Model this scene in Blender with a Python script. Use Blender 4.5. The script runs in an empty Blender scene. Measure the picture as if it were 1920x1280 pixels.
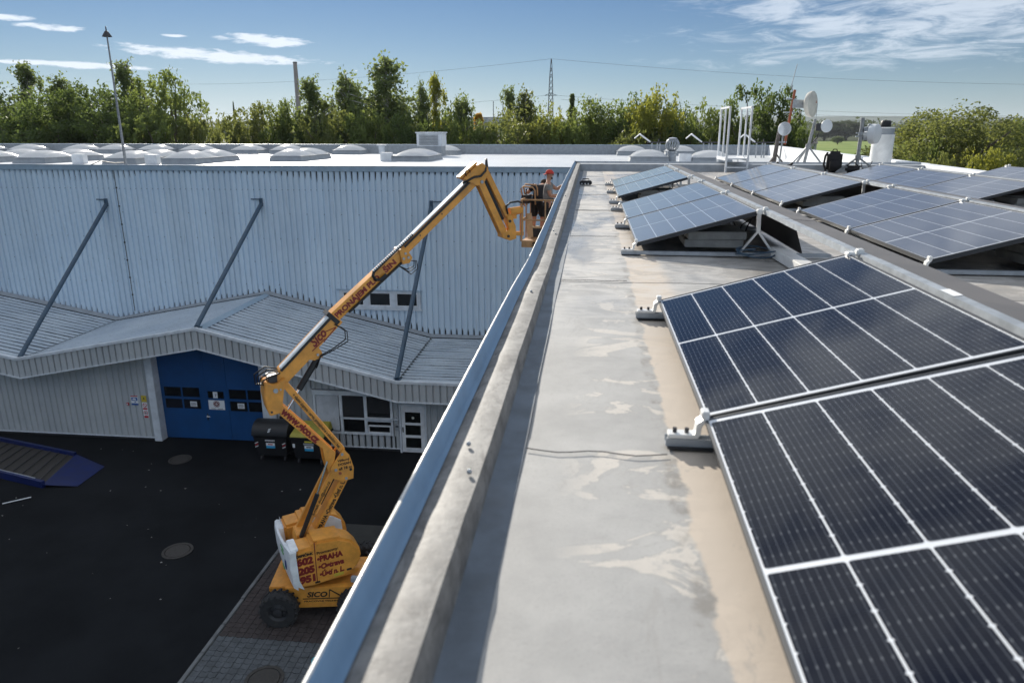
import bpy, bmesh, math, random
import numpy as np
from mathutils import Vector, Matrix
R = math.radians
random.seed(7)
sc = bpy.context.scene
col = sc.collection

# ------------------------------------------------------------------ camera
H = 1.05
cam_d = bpy.data.cameras.new('camera')
cam = bpy.data.objects.new('camera', cam_d); col.objects.link(cam)
cam_d.sensor_width = 36.0
cam_d.lens = 36.0 * 1350 / 1920
cam_d.clip_start = 0.05; cam_d.clip_end = 30000
cam.location = (0, 0, H)
cam.rotation_euler = (R(90 - 16.348), 0, R(6.086))
cam_d.dof.use_dof = True
cam_d.dof.focus_distance = 11.0
cam_d.dof.aperture_fstop = 3.2
sc.camera = cam

# ------------------------------------------------------------------ world, sun, exposure
SUN_DIR = Vector((1.05, -2.2, -1.0)).normalized()
EL = math.asin(-SUN_DIR.z)
AZ = math.atan2(-SUN_DIR.x, -SUN_DIR.y)
world = bpy.data.worlds.new('World'); sc.world = world
world.use_nodes = True
wt = world.node_tree; wt.nodes.clear()
def wn(t, **k):
    n = wt.nodes.new(t)
    for a, b in k.items(): setattr(n, a, b)
    return n
def wmath(op, a, b=None, c=None, clamp=False):
    n = wn('ShaderNodeMath', operation=op, use_clamp=clamp)
    for i, v in enumerate((a, b, c)):
        if v is None: continue
        if isinstance(v, (int, float)): n.inputs[i].default_value = v
        else: wt.links.new(v, n.inputs[i])
    return n.outputs[0]
def wsmooth(v, lo, hi):
    n = wn('ShaderNodeMapRange', interpolation_type='SMOOTHSTEP')
    n.inputs['From Min'].default_value = lo; n.inputs['From Max'].default_value = hi
    wt.links.new(v, n.inputs['Value']); return n.outputs[0]
sky = wn('ShaderNodeTexSky', sky_type='NISHITA')
sky.sun_disc = False; sky.sun_elevation = EL; sky.sun_rotation = AZ
sky.altitude = 250; sky.air_density = 1.0; sky.dust_density = 0.04; sky.ozone_density = 1.6
tc = wn('ShaderNodeTexCoord')
sep = wn('ShaderNodeSeparateXYZ'); wt.links.new(tc.outputs['Generated'], sep.inputs[0])
az = wmath('DEGREES', wmath('ARCTAN2', sep.outputs[0], sep.outputs[1])) if False else wmath('MULTIPLY', wmath('ARCTAN2', sep.outputs[0], sep.outputs[1]), 57.2958)
el = wmath('MULTIPLY', wmath('ARCSINE', sep.outputs[2]), 57.2958)
def wnoise(sx, sy, detail, rough, off=0.0, dist=0.0):
    cb = wn('ShaderNodeCombineXYZ')
    wt.links.new(wmath('MULTIPLY', az, sx), cb.inputs[0])
    wt.links.new(wmath('MULTIPLY', el, sy), cb.inputs[1])
    cb.inputs[2].default_value = off
    n = wn('ShaderNodeTexNoise'); n.inputs['Scale'].default_value = 1.0
    n.inputs['Detail'].default_value = detail; n.inputs['Roughness'].default_value = rough
    n.inputs['Distortion'].default_value = dist
    wt.links.new(cb.outputs[0], n.inputs['Vector']); return n.outputs[0]
edge = wnoise(0.55, 2.6, 6, 0.62, 3.1, 0.3)
fine = wnoise(0.22, 1.15, 8, 0.66, 11.3, 0.6)
big = wnoise(0.035, 0.16, 3, 0.5, 4.4)
# low streak clouds in the left half of the sky: (azimuth, elevation, half width, half height, tilt)
cloud = None
for a0, e0, wa, we, sl in [(-26.6, 4.9, 7.4, .50, -.05), (-23.6, 6.02, 3.6, .42, -.04), (-36.6, 6.2, 2.3, .26, -.02), (-38.9, 6.62, 1.5, .22, 0),
                           (-35.6, 4.05, 5.6, .24, -.01), (-29.6, 6.1, .9, .1, 0), (-48, 5.2, 6, .35, .02), (-60, 7.5, 7, .5, .03), (-44, 9.6, 5, .45, 0)]:
    da = wmath('SUBTRACT', az, a0)
    de = wmath('SUBTRACT', wmath('SUBTRACT', el, e0), wmath('MULTIPLY', da, sl))
    q = wmath('ADD', wmath('POWER', wmath('DIVIDE', da, wa), 2), wmath('POWER', wmath('DIVIDE', de, we), 2))
    m = wmath('SUBTRACT', 1.0, q)
    m = wmath('MAXIMUM', m, -1.0)
    cloud = m if cloud is None else wmath('MAXIMUM', cloud, m)
streak = wsmooth(wmath('ADD', cloud, wmath('MULTIPLY', wmath('SUBTRACT', edge, 0.5), 3.2)), 0.05, 0.9)
# thin high cloud sheet over the right half; unseen overhead part thickened as fill light
sheet_area = wmath('MULTIPLY', wsmooth(az, -7, 15), wsmooth(el, 2.0, 5.0))
over = wsmooth(el, 11, 24)
area = wmath('MAXIMUM', wmath('MULTIPLY', sheet_area, 0.62), over)
sheet = wsmooth(wmath('ADD', wmath('ADD', fine, wmath('MULTIPLY', wmath('SUBTRACT', big, .5), .75)), wmath('MULTIPLY', wmath('SUBTRACT', wmath('MAXIMUM', sheet_area, wmath('MULTIPLY', over, 1.25)), 1.0), 0.30)), 0.40, 0.68)
sheet = wmath('MULTIPLY', sheet, wmath('MULTIPLY', area, 0.95))
cov = wmath('MULTIPLY', wmath('MAXIMUM', wmath('MULTIPLY', streak, 0.9), sheet), wsmooth(el, 1.5, 3.2))
mix = wn('ShaderNodeMix', data_type='RGBA')
veil = wmath('MULTIPLY', wmath('EXPONENT', wmath('MULTIPLY', wmath('MAXIMUM', el, 0.0), -0.30)), wmath('ADD', 0.40, wmath('MULTIPLY', wmath('EXPONENT', wmath('MULTIPLY', wmath('POWER', wmath('DIVIDE', wmath('ADD', az, 25.5), 26.0), 2), -1.0)), 0.46)))
tint = wn('ShaderNodeMix', data_type='RGBA', blend_type='MULTIPLY'); tint.inputs[0].default_value = 1.0
wt.links.new(sky.outputs[0], tint.inputs[6]); tint.inputs[7].default_value = (.29, .42, .60, 1)
hz_mix = wn('ShaderNodeMix', data_type='RGBA'); wt.links.new(veil, hz_mix.inputs[0]); wt.links.new(tint.outputs[2], hz_mix.inputs[6])
hz_mix.inputs[7].default_value = (7.6, 8.6, 9.4, 1)
wt.links.new(cov, mix.inputs[0]); wt.links.new(hz_mix.outputs[2], mix.inputs[6])
mix.inputs[7].default_value = (9.6, 10.4, 11.4, 1)
bg = wn('ShaderNodeBackground'); bg.inputs['Strength'].default_value = 0.068
wt.links.new(mix.outputs[2], bg.inputs['Color'])
wo = wn('ShaderNodeOutputWorld'); wt.links.new(bg.outputs[0], wo.inputs['Surface'])

sun_d = bpy.data.lights.new('sun', 'SUN'); sun = bpy.data.objects.new('sun', sun_d); col.objects.link(sun)
sun_d.energy = 4.3; sun_d.angle = R(0.53); sun_d.color = (1.0, 0.93, 0.82)
sun.rotation_euler = SUN_DIR.to_track_quat('-Z', 'Y').to_euler()
sun.location = (-60, 40, 70)

sc.view_settings.view_transform = 'Standard'; sc.view_settings.look = 'None'
sc.view_settings.gamma = 1.0; sc.view_settings.use_curve_mapping = False
sc.view_settings.exposure = 0.52
sc.cycles.max_bounces = 6; sc.cycles.diffuse_bounces = 3; sc.cycles.glossy_bounces = 3
sc.cycles.transmission_bounces = 4; sc.cycles.transparent_max_bounces = 6
sc.cycles.use_denoising = True
sc.cycles.sample_clamp_indirect = 6.0

# ------------------------------------------------------------------ materials
MATS = {}
class NT:
    def __init__(s, m):
        s.t = m.node_tree; s.b = s.t.nodes['Principled BSDF']
    def n(s, t, **k):
        x = s.t.nodes.new(t)
        for a, b in k.items(): setattr(x, a, b)
        return x
    def l(s, a, b): s.t.links.new(a, b)
    def math(s, op, a, b=None, clamp=False):
        x = s.n('ShaderNodeMath', operation=op, use_clamp=clamp)
        for i, v in enumerate((a, b)):
            if v is None: continue
            if isinstance(v, (int, float)): x.inputs[i].default_value = v
            else: s.l(v, x.inputs[i])
        return x.outputs[0]
    def obj(s):
        x = s.n('ShaderNodeNewGeometry'); return x.outputs['Position']
    def loc(s):
        return s.n('ShaderNodeTexCoord').outputs['Object']
    def noise(s, vec, scale=1, detail=4, rough=.55, dist=0, stretch=(1, 1, 1), off=(0, 0, 0)):
        mp = s.n('ShaderNodeMapping'); mp.inputs['Scale'].default_value = stretch; mp.inputs['Location'].default_value = off
        s.l(vec, mp.inputs[0])
        x = s.n('ShaderNodeTexNoise'); x.inputs['Scale'].default_value = scale; x.inputs['Detail'].default_value = detail
        x.inputs['Roughness'].default_value = rough; x.inputs['Distortion'].default_value = dist
        s.l(mp.outputs[0], x.inputs['Vector']); return x.outputs[0]
    def step(s, v, lo, hi):
        x = s.n('ShaderNodeMapRange', interpolation_type='SMOOTHSTEP')
        x.inputs['From Min'].default_value = lo; x.inputs['From Max'].default_value = hi
        s.l(v, x.inputs['Value']); return x.outputs[0]
    def mix(s, f, a, b, blend='MIX'):
        x = s.n('ShaderNodeMix', data_type='RGBA', blend_type=blend)
        for i, v in ((0, f), (6, a), (7, b)):
            if isinstance(v, (int, float)): x.inputs[i].default_value = v
            elif isinstance(v, tuple): x.inputs[i].default_value = (*v[:3], 1)
            else: s.l(v, x.inputs[i])
        return x.outputs[2]
    def color(s, c): s.l(c, s.b.inputs['Base Color'])
    def rough(s, c): s.l(c, s.b.inputs['Roughness'])
    def bump(s, h, strength=.3, dist=.01):
        x = s.n('ShaderNodeBump'); x.inputs['Strength'].default_value = strength; x.inputs['Distance'].default_value = dist
        s.l(h, x.inputs['Height']); s.l(x.outputs[0], s.b.inputs['Normal'])
def mat(name, c, rough=.6, metal=0.0, var=.12, scale=3.0, spec=.5, coat=0.0, bump=0.0, bscale=40, dirt=0.0, dirtc=(.12, .1, .08)):
    m = bpy.data.materials.new(name); m.use_nodes = True
    t = NT(m); b = t.b
    b.inputs['Base Color'].default_value = (*c, 1); b.inputs['Roughness'].default_value = rough
    b.inputs['Metallic'].default_value = metal; b.inputs['Specular IOR Level'].default_value = spec
    b.inputs['Coat Weight'].default_value = coat; b.inputs['Coat Roughness'].default_value = .06
    if var or dirt:
        nz = t.noise(t.obj(), scale, 5, .6)
        lo = tuple(max(0, x * (1 - var)) for x in c); hi = tuple(min(1, x * (1 + var)) for x in c)
        cc = t.mix(t.step(nz, .3, .7), lo, hi)
        if dirt:
            d = t.step(t.noise(t.obj(), scale * .6, 7, .7, .4, off=(7, 3, 1)), .5, .75)
            cc = t.mix(t.math('MULTIPLY', d, dirt), cc, dirtc)
        t.color(cc)
        t.rough(t.math('ADD', rough - .06, t.math('MULTIPLY', nz, .14)))
    if bump: t.bump(t.noise(t.obj(), bscale, 4, .6), bump, .004)
    MATS[name] = m; return m

mat('lift_orange', (.72, .315, .05), .46, var=.16, scale=3.2, dirt=.55, dirtc=(.36, .20, .085), bump=.12, bscale=30)
mat('basket_paint', (.46, .25, .11), .6, var=.2, scale=6, dirt=.6, dirtc=(.40, .30, .22))
mat('lift_white', (.78, .80, .82), .4, dirt=.22, dirtc=(.35, .34, .32))
mat('rubber', (.022, .022, .024), .85, var=.3, scale=12, dirt=.5, dirtc=(.075, .065, .055))
mat('black_plastic', (.012, .012, .014), .5, var=.2)
mat('black_cloth', (.014, .013, .015), .9, var=.3, scale=20)
mat('dark_steel', (.05, .05, .055), .5, .4, dirt=.3)
mat('chrome', (.8, .82, .84), .18, 1.0, var=.03)
mat('galv', (.36, .39, .42), .48, .4, var=.15, scale=14, bump=.1)
mat('alu', (.70, .71, .72), .32, .8, var=.08, scale=10)
mat('alu_frame', (.032, .036, .042), .5, 0, var=.1)
mat('deflector', (.135, .125, .12), .55, .1, var=.12, scale=4)
mat('rail_grey', (.40, .43, .46), .42, .3, var=.15, scale=8)
mat('bracket_white', (.86, .86, .84), .38, .3, var=.05)
mat('rail_dark', (.10, .11, .12), .5, .5, var=.2, scale=10)
mat('white_paint', (.74, .76, .78), .5, dirt=.2, dirtc=(.4, .38, .34))
mat('trim_white', (.62, .66, .70), .5, dirt=.25, dirtc=(.3, .3, .28))
mat('strut_blue', (.045, .085, .13), .45, var=.15, dirt=.2)
mat('gate_blue', (.004, .062, .20), .5, var=.10, scale=1.2)
mat('dark_glass', (.008, .009, .010), .08, var=0, spec=.5)
mat('door_glass', (.010, .012, .012), .08, var=0)
mat('paper', (.74, .76, .78), .8, var=.03)
mat('ink_dark', (.02, .022, .03), .7, var=0)
mat('ink_red', (.20, .012, .012), .55, var=.1)
mat('ink_maroon', (.14, .01, .014), .6, var=0)
mat('ink_black', (.012, .011, .010), .55, var=0)
mat('ink_blue', (.01, .035, .16), .6, var=0)
mat('ink_green', (.10, .30, .10), .6, var=0)
mat('sticker_cyan', (.03, .34, .62), .6, var=0)
mat('sticker_yellow', (.62, .55, .06), .6, var=0)
mat('sign_red', (.45, .02, .03), .5, var=0)
mat('sign_blue', (.02, .09, .34), .5, var=0)
mat('sign_yellow', (.55, .42, .05), .5, var=0)
mat('bin_lid_yellow', (.34, .30, .045), .55, dirt=.3)
mat('ramp_blue', (.003, .012, .09), .45, var=.2, dirt=.3, dirtc=(.03, .03, .04))
mat('rust', (.30, .085, .04), .75, var=.3, scale=18, dirt=.4, dirtc=(.2, .14, .12))
mat('dish_cream', (.60, .58, .51), .55, dirt=.15, dirtc=(.42, .39, .33))
mat('dish_grey', (.64, .67, .70), .5, var=.05)
mat('pole_grey', (.30, .31, .32), .5, .5, var=.2, scale=12)
mat('pole_dark', (.12, .105, .095), .7, .2, var=.3, scale=12)
mat('vent_white', (.78, .78, .76), .45, dirt=.14, dirtc=(.5, .48, .44))
mat('concrete', (.30, .30, .285), .88, var=.16, scale=8, bump=.35, bscale=60, dirt=.3, dirtc=(.17, .165, .15))
mat('kerb', (.135, .14, .145), .85, var=.2, bump=.3)
mat('paver_grey', (.075, .082, .090), .85, var=.25, scale=5, bump=.3)
mat('paver_brown', (.042, .032, .031), .85, var=.25, scale=5, bump=.3)
mat('joint', (.03, .03, .028), .95, var=.2)
mat('iron', (.055, .05, .046), .7, .4, var=.2, scale=20)
mat('skin', (.46, .22, .135), .55, var=.08, scale=20, spec=.35)
mat('cap_red', (.62, .055, .035), .8, var=.12, scale=30)
mat('shirt_grey', (.22, .205, .19), .9, var=.2, scale=12, bump=.3, bscale=25)
mat('beard', (.035, .022, .015), .9, var=.2)
mat('glove', (.62, .63, .64), .8, var=.1)
mat('wood', (.55, .42, .25), .7, var=.15, scale=6)
mat('cyan_rope', (.02, .34, .42), .7, var=.1)
mat('bark', (.13, .105, .08), .9, var=.35, scale=6, bump=.5, bscale=14)
mat('birch_bark', (.42, .40, .37), .85, var=.5, scale=5)
mat('chimney', (.24, .20, .19), .9, var=.15, scale=.1)
mat('steel_far', (.10, .11, .12), .6, .3, var=.1)
mat('wire', (.16, .17, .18), .6, .2, var=0)
mat('wall_block', (.34, .33, .31), .85, var=.1, scale=.6)
mat('far_factory', (.40, .43, .46), .7, var=.1, scale=.1)
mat('seam_dark', (.06, .06, .06), .8, var=.2)
mat('parapet_inner', (.34, .365, .39), .62, var=.12, scale=6, bump=.25, bscale=18)
mat('cell', (.010, .014, .028), .22, var=0)

def m_cell(name, base, lines):
    m = bpy.data.materials.new(name); m.use_nodes = True; t = NT(m)
    geo = t.loc(); s = t.n('ShaderNodeSeparateXYZ'); t.l(geo, s.inputs[0])
    c = t.mix(t.step(t.noise(t.loc(), 3, 3), .35, .65), tuple(x * .85 for x in base), tuple(x * 1.15 for x in base))
    if lines:   # printed busbars, nine to a cell, and the solder pads on them
        f = t.math('FRACT', t.math('MULTIPLY', s.outputs[0], 1 / .01844))
        d = t.math('ABSOLUTE', t.math('SUBTRACT', f, .5))
        ln = t.step(d, .075, .025)
        c = t.mix(t.math('MULTIPLY', ln, .22), c, (.26, .29, .34))
        g = t.math('ABSOLUTE', t.math('SUBTRACT', t.math('FRACT', t.math('MULTIPLY', s.outputs[1], 1 / .0832)), .5))
        pad = t.math('MULTIPLY', t.step(d, .14, .09), t.step(g, .07, .03))
        c = t.mix(t.math('MULTIPLY', pad, .16), c, (.45, .48, .52))
    # fine dust lying on the glass
    dust = t.step(t.noise(t.obj(), 5, 8, .7), .35, .8)
    c = t.mix(t.math('MULTIPLY', dust, .010 if lines else .03), c, (.5, .47, .42))
    t.color(c)
    t.b.inputs['Roughness'].default_value = .5
    t.b.inputs['Coat Weight'].default_value = 1.0; t.b.inputs['Coat Roughness'].default_value = .07
    t.b.inputs['Coat IOR'].default_value = 1.27 if lines else 1.5
    t.b.inputs['Specular IOR Level'].default_value = 0.0 if lines else .5
    if not lines:
        t.b.inputs['Roughness'].default_value = .36
        t.b.inputs['Sheen Weight'].default_value = .16; t.b.inputs['Sheen Roughness'].default_value = .35
    MATS[name] = m
m_cell('cell_lined', (.009, .011, .019), True)
m_cell('cell_plain', (.012, .016, .030), False)
m = mat('backsheet', (.66, .69, .73), .5, var=.04, coat=1.0)

def m_membrane():
    m = bpy.data.materials.new('roof_membrane'); m.use_nodes = True; t = NT(m)
    P = t.obj(); s = t.n('ShaderNodeSeparateXYZ'); t.l(P, s.inputs[0])
    X, Y = s.outputs[0], s.outputs[1]
    base = t.mix(t.step(t.noise(P, 1.7, 7, .65), .3, .72), (.315, .312, .304), (.43, .424, .41))
    grit = t.noise(P, 140, 3, .7)
    base = t.mix(t.math('MULTIPLY', t.step(grit, .5, .75), .42), base, (.25, .245, .235))
    # pale scoured patches with crisp, tide-marked edges; longer across the fall further out
    p1 = t.noise(P, 3.6, 6, .58, .9, stretch=(.75, 1.05, 1), off=(1.1, 7.9, 0))
    zone = t.math('MULTIPLY', t.step(X, -.10, .10), t.math('SUBTRACT', 1.0, t.math('MULTIPLY', t.step(X, .30, .40), .6)))
    patch = t.math('MULTIPLY', t.step(p1, .548, .582), zone)
    base = t.mix(t.math('MULTIPLY', t.math('MULTIPLY', patch, t.step(t.noise(P, 30, 4, .7), .2, .5)), .68), base, (.60, .55, .485))
    rim = t.math('MULTIPLY', t.math('MULTIPLY', t.step(p1, .525, .553), t.step(p1, .575, .558)), zone)
    base = t.mix(t.math('MULTIPLY', rim, .25), base, (.27, .262, .25))
    # silt line below the panel edges
    xe = t.math('ADD', X, t.math('MULTIPLY', t.math('SUBTRACT', t.noise(P, 3.2, 7, .68), .5), .12))
    silt = t.math('MULTIPLY', t.step(xe, .298, .315), t.step(xe, .62, .52))
    base = t.mix(t.math('MULTIPLY', silt, .85), base, (.56, .475, .385))
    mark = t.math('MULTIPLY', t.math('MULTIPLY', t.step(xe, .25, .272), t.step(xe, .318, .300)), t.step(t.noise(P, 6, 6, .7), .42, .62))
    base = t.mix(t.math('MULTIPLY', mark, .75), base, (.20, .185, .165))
    # brown old membrane between the rows
    br = t.step(X, .75, 1.4)
    base = t.mix(t.math('MULTIPLY', br, .5), base, (.30, .265, .225))
    rip = t.noise(P, 2.6, 7, .68, 1.4, stretch=(.8, 1.6, 1), off=(2, 8, 0))
    far = t.step(Y, 2.6, 5.5)
    base = t.mix(t.math('MULTIPLY', t.math('MULTIPLY', t.step(rip, .50, .54), far), .5), base, (.54, .52, .495))
    base = t.mix(t.math('MULTIPLY', t.math('MULTIPLY', t.step(rip, .47, .43), far), .35), base, (.27, .262, .255))
    drip = t.math('MULTIPLY', t.step(t.noise(P, 5, 7, .75, .8, stretch=(1.6, .5, 1), off=(1, 1, 4)), .58, .66), .35)
    base = t.mix(drip, base, (.28, .27, .255))
    spots = t.step(t.noise(P, 11, 6, .75, .5), .66, .74)
    base = t.mix(t.math('MULTIPLY', spots, .4), base, (.17, .16, .145))
    t.color(base)
    wet = t.step(t.noise(P, 1.1, 6, .6, .6, stretch=(1, .35, 1), off=(9, 2, 0)), .40, .62)
    fary = t.step(Y, 2.2, 6.5)
    t.rough(t.math('SUBTRACT', .72, t.math('MULTIPLY', t.math('MULTIPLY', wet, fary), .46)))
    t.b.inputs['Specular IOR Level'].default_value = .6
    t.bump(t.math('ADD', t.math('MULTIPLY', t.noise(P, 9, 6, .6), 1.0), t.math('MULTIPLY', grit, .25)), .22, .012)
    MATS['roof_membrane'] = m
m_membrane()

def m_coping():
    m = bpy.data.materials.new('coping_membrane'); m.use_nodes = True; t = NT(m)
    P = t.obj()
    c = t.mix(t.step(t.noise(P, 7, 7, .7), .32, .7), (.14, .137, .132), (.29, .282, .268))
    c = t.mix(t.math('MULTIPLY', t.step(t.noise(P, 14, 7, .78, .7, stretch=(1, .45, 1)), .50, .64), .75), c, (.10, .095, .09))
    t.color(c); t.b.inputs['Roughness'].default_value = .62
    t.bump(t.noise(P, 9, 6, .65), .35, .012)
    MATS['coping_membrane'] = m
m_coping()
mat('flashing_shade', (.12, .145, .175), .6, var=.25, scale=5, bump=.25, bscale=30, dirt=.4, dirtc=(.16, .165, .17))  # colour darkened and blued to paint in the parapet's shadow
mat('lip_metal', (.17, .29, .44), .5, 0.0, var=.10, scale=4, dirt=.15, dirtc=(.25, .25, .25))
mat('lip_edge', (.80, .80, .78), .35, .3, var=.04)

def m_cladding(name, a, b, streak=.5):
    m = bpy.data.materials.new(name); m.use_nodes = True; t = NT(m); P = t.obj()
    c = t.mix(t.step(t.noise(P, .5, 5, .6), .3, .7), a, b)
    sx_ = t.n('ShaderNodeSeparateXYZ'); t.l(P, sx_.inputs[0])
    wn_ = t.n('ShaderNodeTexWhiteNoise', noise_dimensions='1D'); t.l(t.math('FLOOR', t.math('ADD', sx_.outputs[0], .02)), wn_.inputs['W'])
    c = t.mix(t.math('MULTIPLY', wn_.outputs['Value'], .16), c, (.30, .34, .38))
    st = t.step(t.noise(P, 2.2, 6, .7, stretch=(4.5, 4.5, .35)), .52, .72)
    c = t.mix(t.math('MULTIPLY', st, streak * .55), c, (.27, .30, .31))
    sp = t.step(t.noise(P, 9, 4, .7), .66, .72)
    c = t.mix(t.math('MULTIPLY', sp, .2), c, (.2, .21, .2))
    t.color(c); t.b.inputs['Roughness'].default_value = .42; t.b.inputs['Metallic'].default_value = .05
    MATS[name] = m
m_cladding('hall_cladding', (.66, .79, .91), (.72, .84, .94))
m_cladding('annex_cladding', (.46, .48, .49), (.53, .55, .56))
m_cladding('annex_roof', (.46, .53, .60), (.58, .64, .69), 1.0)
mat('coping_blue', (.34, .44, .53), .45, .1, var=.08)
mat('rib_shade_dirt', (.17, .195, .22), .8, var=.4, scale=3)
mat('shade_mark_black', (.02, .024, .022), .95, var=.4, scale=9)

def m_hallroof():
    m = bpy.data.materials.new('hall_roof'); m.use_nodes = True; t = NT(m); P = t.obj()
    c = t.mix(t.step(t.noise(P, .35, 6, .6), .3, .7), (.74, .76, .78), (.82, .83, .84))
    w = t.n('ShaderNodeTexBrick'); w.inputs['Scale'].default_value = .5; w.inputs['Mortar Size'].default_value = .006
    w.inputs['Color1'].default_value = (1, 1, 1, 1); w.inputs['Color2'].default_value = (.95, .95, .95, 1); w.inputs['Mortar'].default_value = (.7, .7, .7, 1)
    t.l(P, w.inputs['Vector'])
    c = t.mix(.35, c, w.outputs[0], 'MULTIPLY')
    d = t.step(t.noise(P, 1.3, 8, .7, .5), .6, .72)
    c = t.mix(t.math('MULTIPLY', d, .3), c, (.42, .39, .35))
    t.color(c)
    t.rough(t.math('ADD', .22, t.math('MULTIPLY', t.noise(P, .8, 5), .22)))
    MATS['hall_roof'] = m
m_hallroof()
mat('curb_grey', (.32, .345, .37), .6, var=.1)
def m_dome():
    m = bpy.data.materials.new('acrylic_dome'); m.use_nodes = True; t = NT(m)
    t.b.inputs['Base Color'].default_value = (.80, .81, .82, 1); t.b.inputs['Roughness'].default_value = .16
    t.b.inputs['Subsurface Weight'].default_value = 0.0
    c = t.mix(t.step(t.noise(t.obj(), 2.5, 6, .7), .4, .7), (.80, .80, .79), (.90, .90, .90)); t.color(c)
    tr = t.n('ShaderNodeBsdfTranslucent'); tr.inputs['Color'].default_value = (.9, .9, .9, 1)
    mx = t.n('ShaderNodeMixShader'); mx.inputs[0].default_value = .6; t.l(t.b.outputs[0], mx.inputs[1]); t.l(tr.outputs[0], mx.inputs[2])
    t.l(mx.outputs[0], [n for n in t.t.nodes if n.type == 'OUTPUT_MATERIAL'][0].inputs['Surface'])
    MATS['acrylic_dome'] = m
m_dome()

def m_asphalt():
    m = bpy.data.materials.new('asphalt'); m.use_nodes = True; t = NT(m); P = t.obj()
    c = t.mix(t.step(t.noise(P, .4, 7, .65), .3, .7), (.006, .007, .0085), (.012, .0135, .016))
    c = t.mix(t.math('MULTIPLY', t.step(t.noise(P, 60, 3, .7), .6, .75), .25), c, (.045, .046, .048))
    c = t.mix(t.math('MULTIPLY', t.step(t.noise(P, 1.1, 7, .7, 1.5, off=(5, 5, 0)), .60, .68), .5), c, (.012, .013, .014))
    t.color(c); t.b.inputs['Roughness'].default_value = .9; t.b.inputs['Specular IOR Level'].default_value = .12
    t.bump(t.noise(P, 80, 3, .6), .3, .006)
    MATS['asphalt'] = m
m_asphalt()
def m_ground(name, a, b, sc_):
    m = bpy.data.materials.new(name); m.use_nodes = True; t = NT(m); P = t.obj()
    c = t.mix(t.step(t.noise(P, sc_, 7, .6), .35, .65), a, b); t.color(c); t.b.inputs['Roughness'].default_value = .95
    t.b.inputs['Specular IOR Level'].default_value = .1
    MATS[name] = m
m_ground('rough_grass', (.035, .050, .018), (.075, .085, .03), .05)
m_ground('meadow', (.17, .24, .055), (.25, .30, .085), .02)
m_ground('hill', (.035, .055, .03), (.06, .08, .04), .004)

def m_leaf(name, a, b, trans=.35):
    m = bpy.data.materials.new(name); m.use_nodes = True; t = NT(m)
    nt = t.t
    oi = t.n('ShaderNodeObjectInfo')
    P = t.obj()
    f = t.math('ADD', t.math('MULTIPLY', t.noise(P, .55, 4, .6), 1.3), t.math('MULTIPLY', t.math('SUBTRACT', oi.outputs['Random'], .5), .35))
    f2 = t.math('ADD', t.math('SUBTRACT', f, .15), t.math('MULTIPLY', t.math('SUBTRACT', t.noise(P, 5.0, 2, .5), .5), .7), True)
    c = t.mix(f2, a, b)
    t.color(c); t.b.inputs['Roughness'].default_value = .55; t.b.inputs['Specular IOR Level'].default_value = .35
    tr = t.n('ShaderNodeBsdfTranslucent'); t.l(t.mix(.55, c, (min(1, b[0] * 2.2), min(1, b[1] * 2.1), b[2] * 1.2)), tr.inputs['Color'])
    mx = t.n('ShaderNodeMixShader'); mx.inputs[0].default_value = trans + .2
    t.l(t.b.outputs[0], mx.inputs[1]); t.l(tr.outputs[0], mx.inputs[2])
    out = [n for n in nt.nodes if n.type == 'OUTPUT_MATERIAL'][0]
    t.l(mx.outputs[0], out.inputs['Surface'])
    MATS[name] = m
m_leaf('leaf_dark', (.035, .062, .023), (.100, .138, .046))
m_leaf('leaf_mid', (.060, .092, .030), (.155, .195, .065))
m_leaf('leaf_birch', (.070, .105, .045), (.165, .205, .090))
m_leaf('leaf_yellow', (.095, .125, .025), (.230, .240, .055))
m_leaf('leaf_autumn', (0.229, 0.176, 0.035), (0.527, 0.299, 0.061))
m_leaf('leaf_olive', (.070, .095, .030), (.165, .185, .070))
m_leaf('leaf_far', (.028, .048, .020), (.070, .090, .035), .2)

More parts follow.
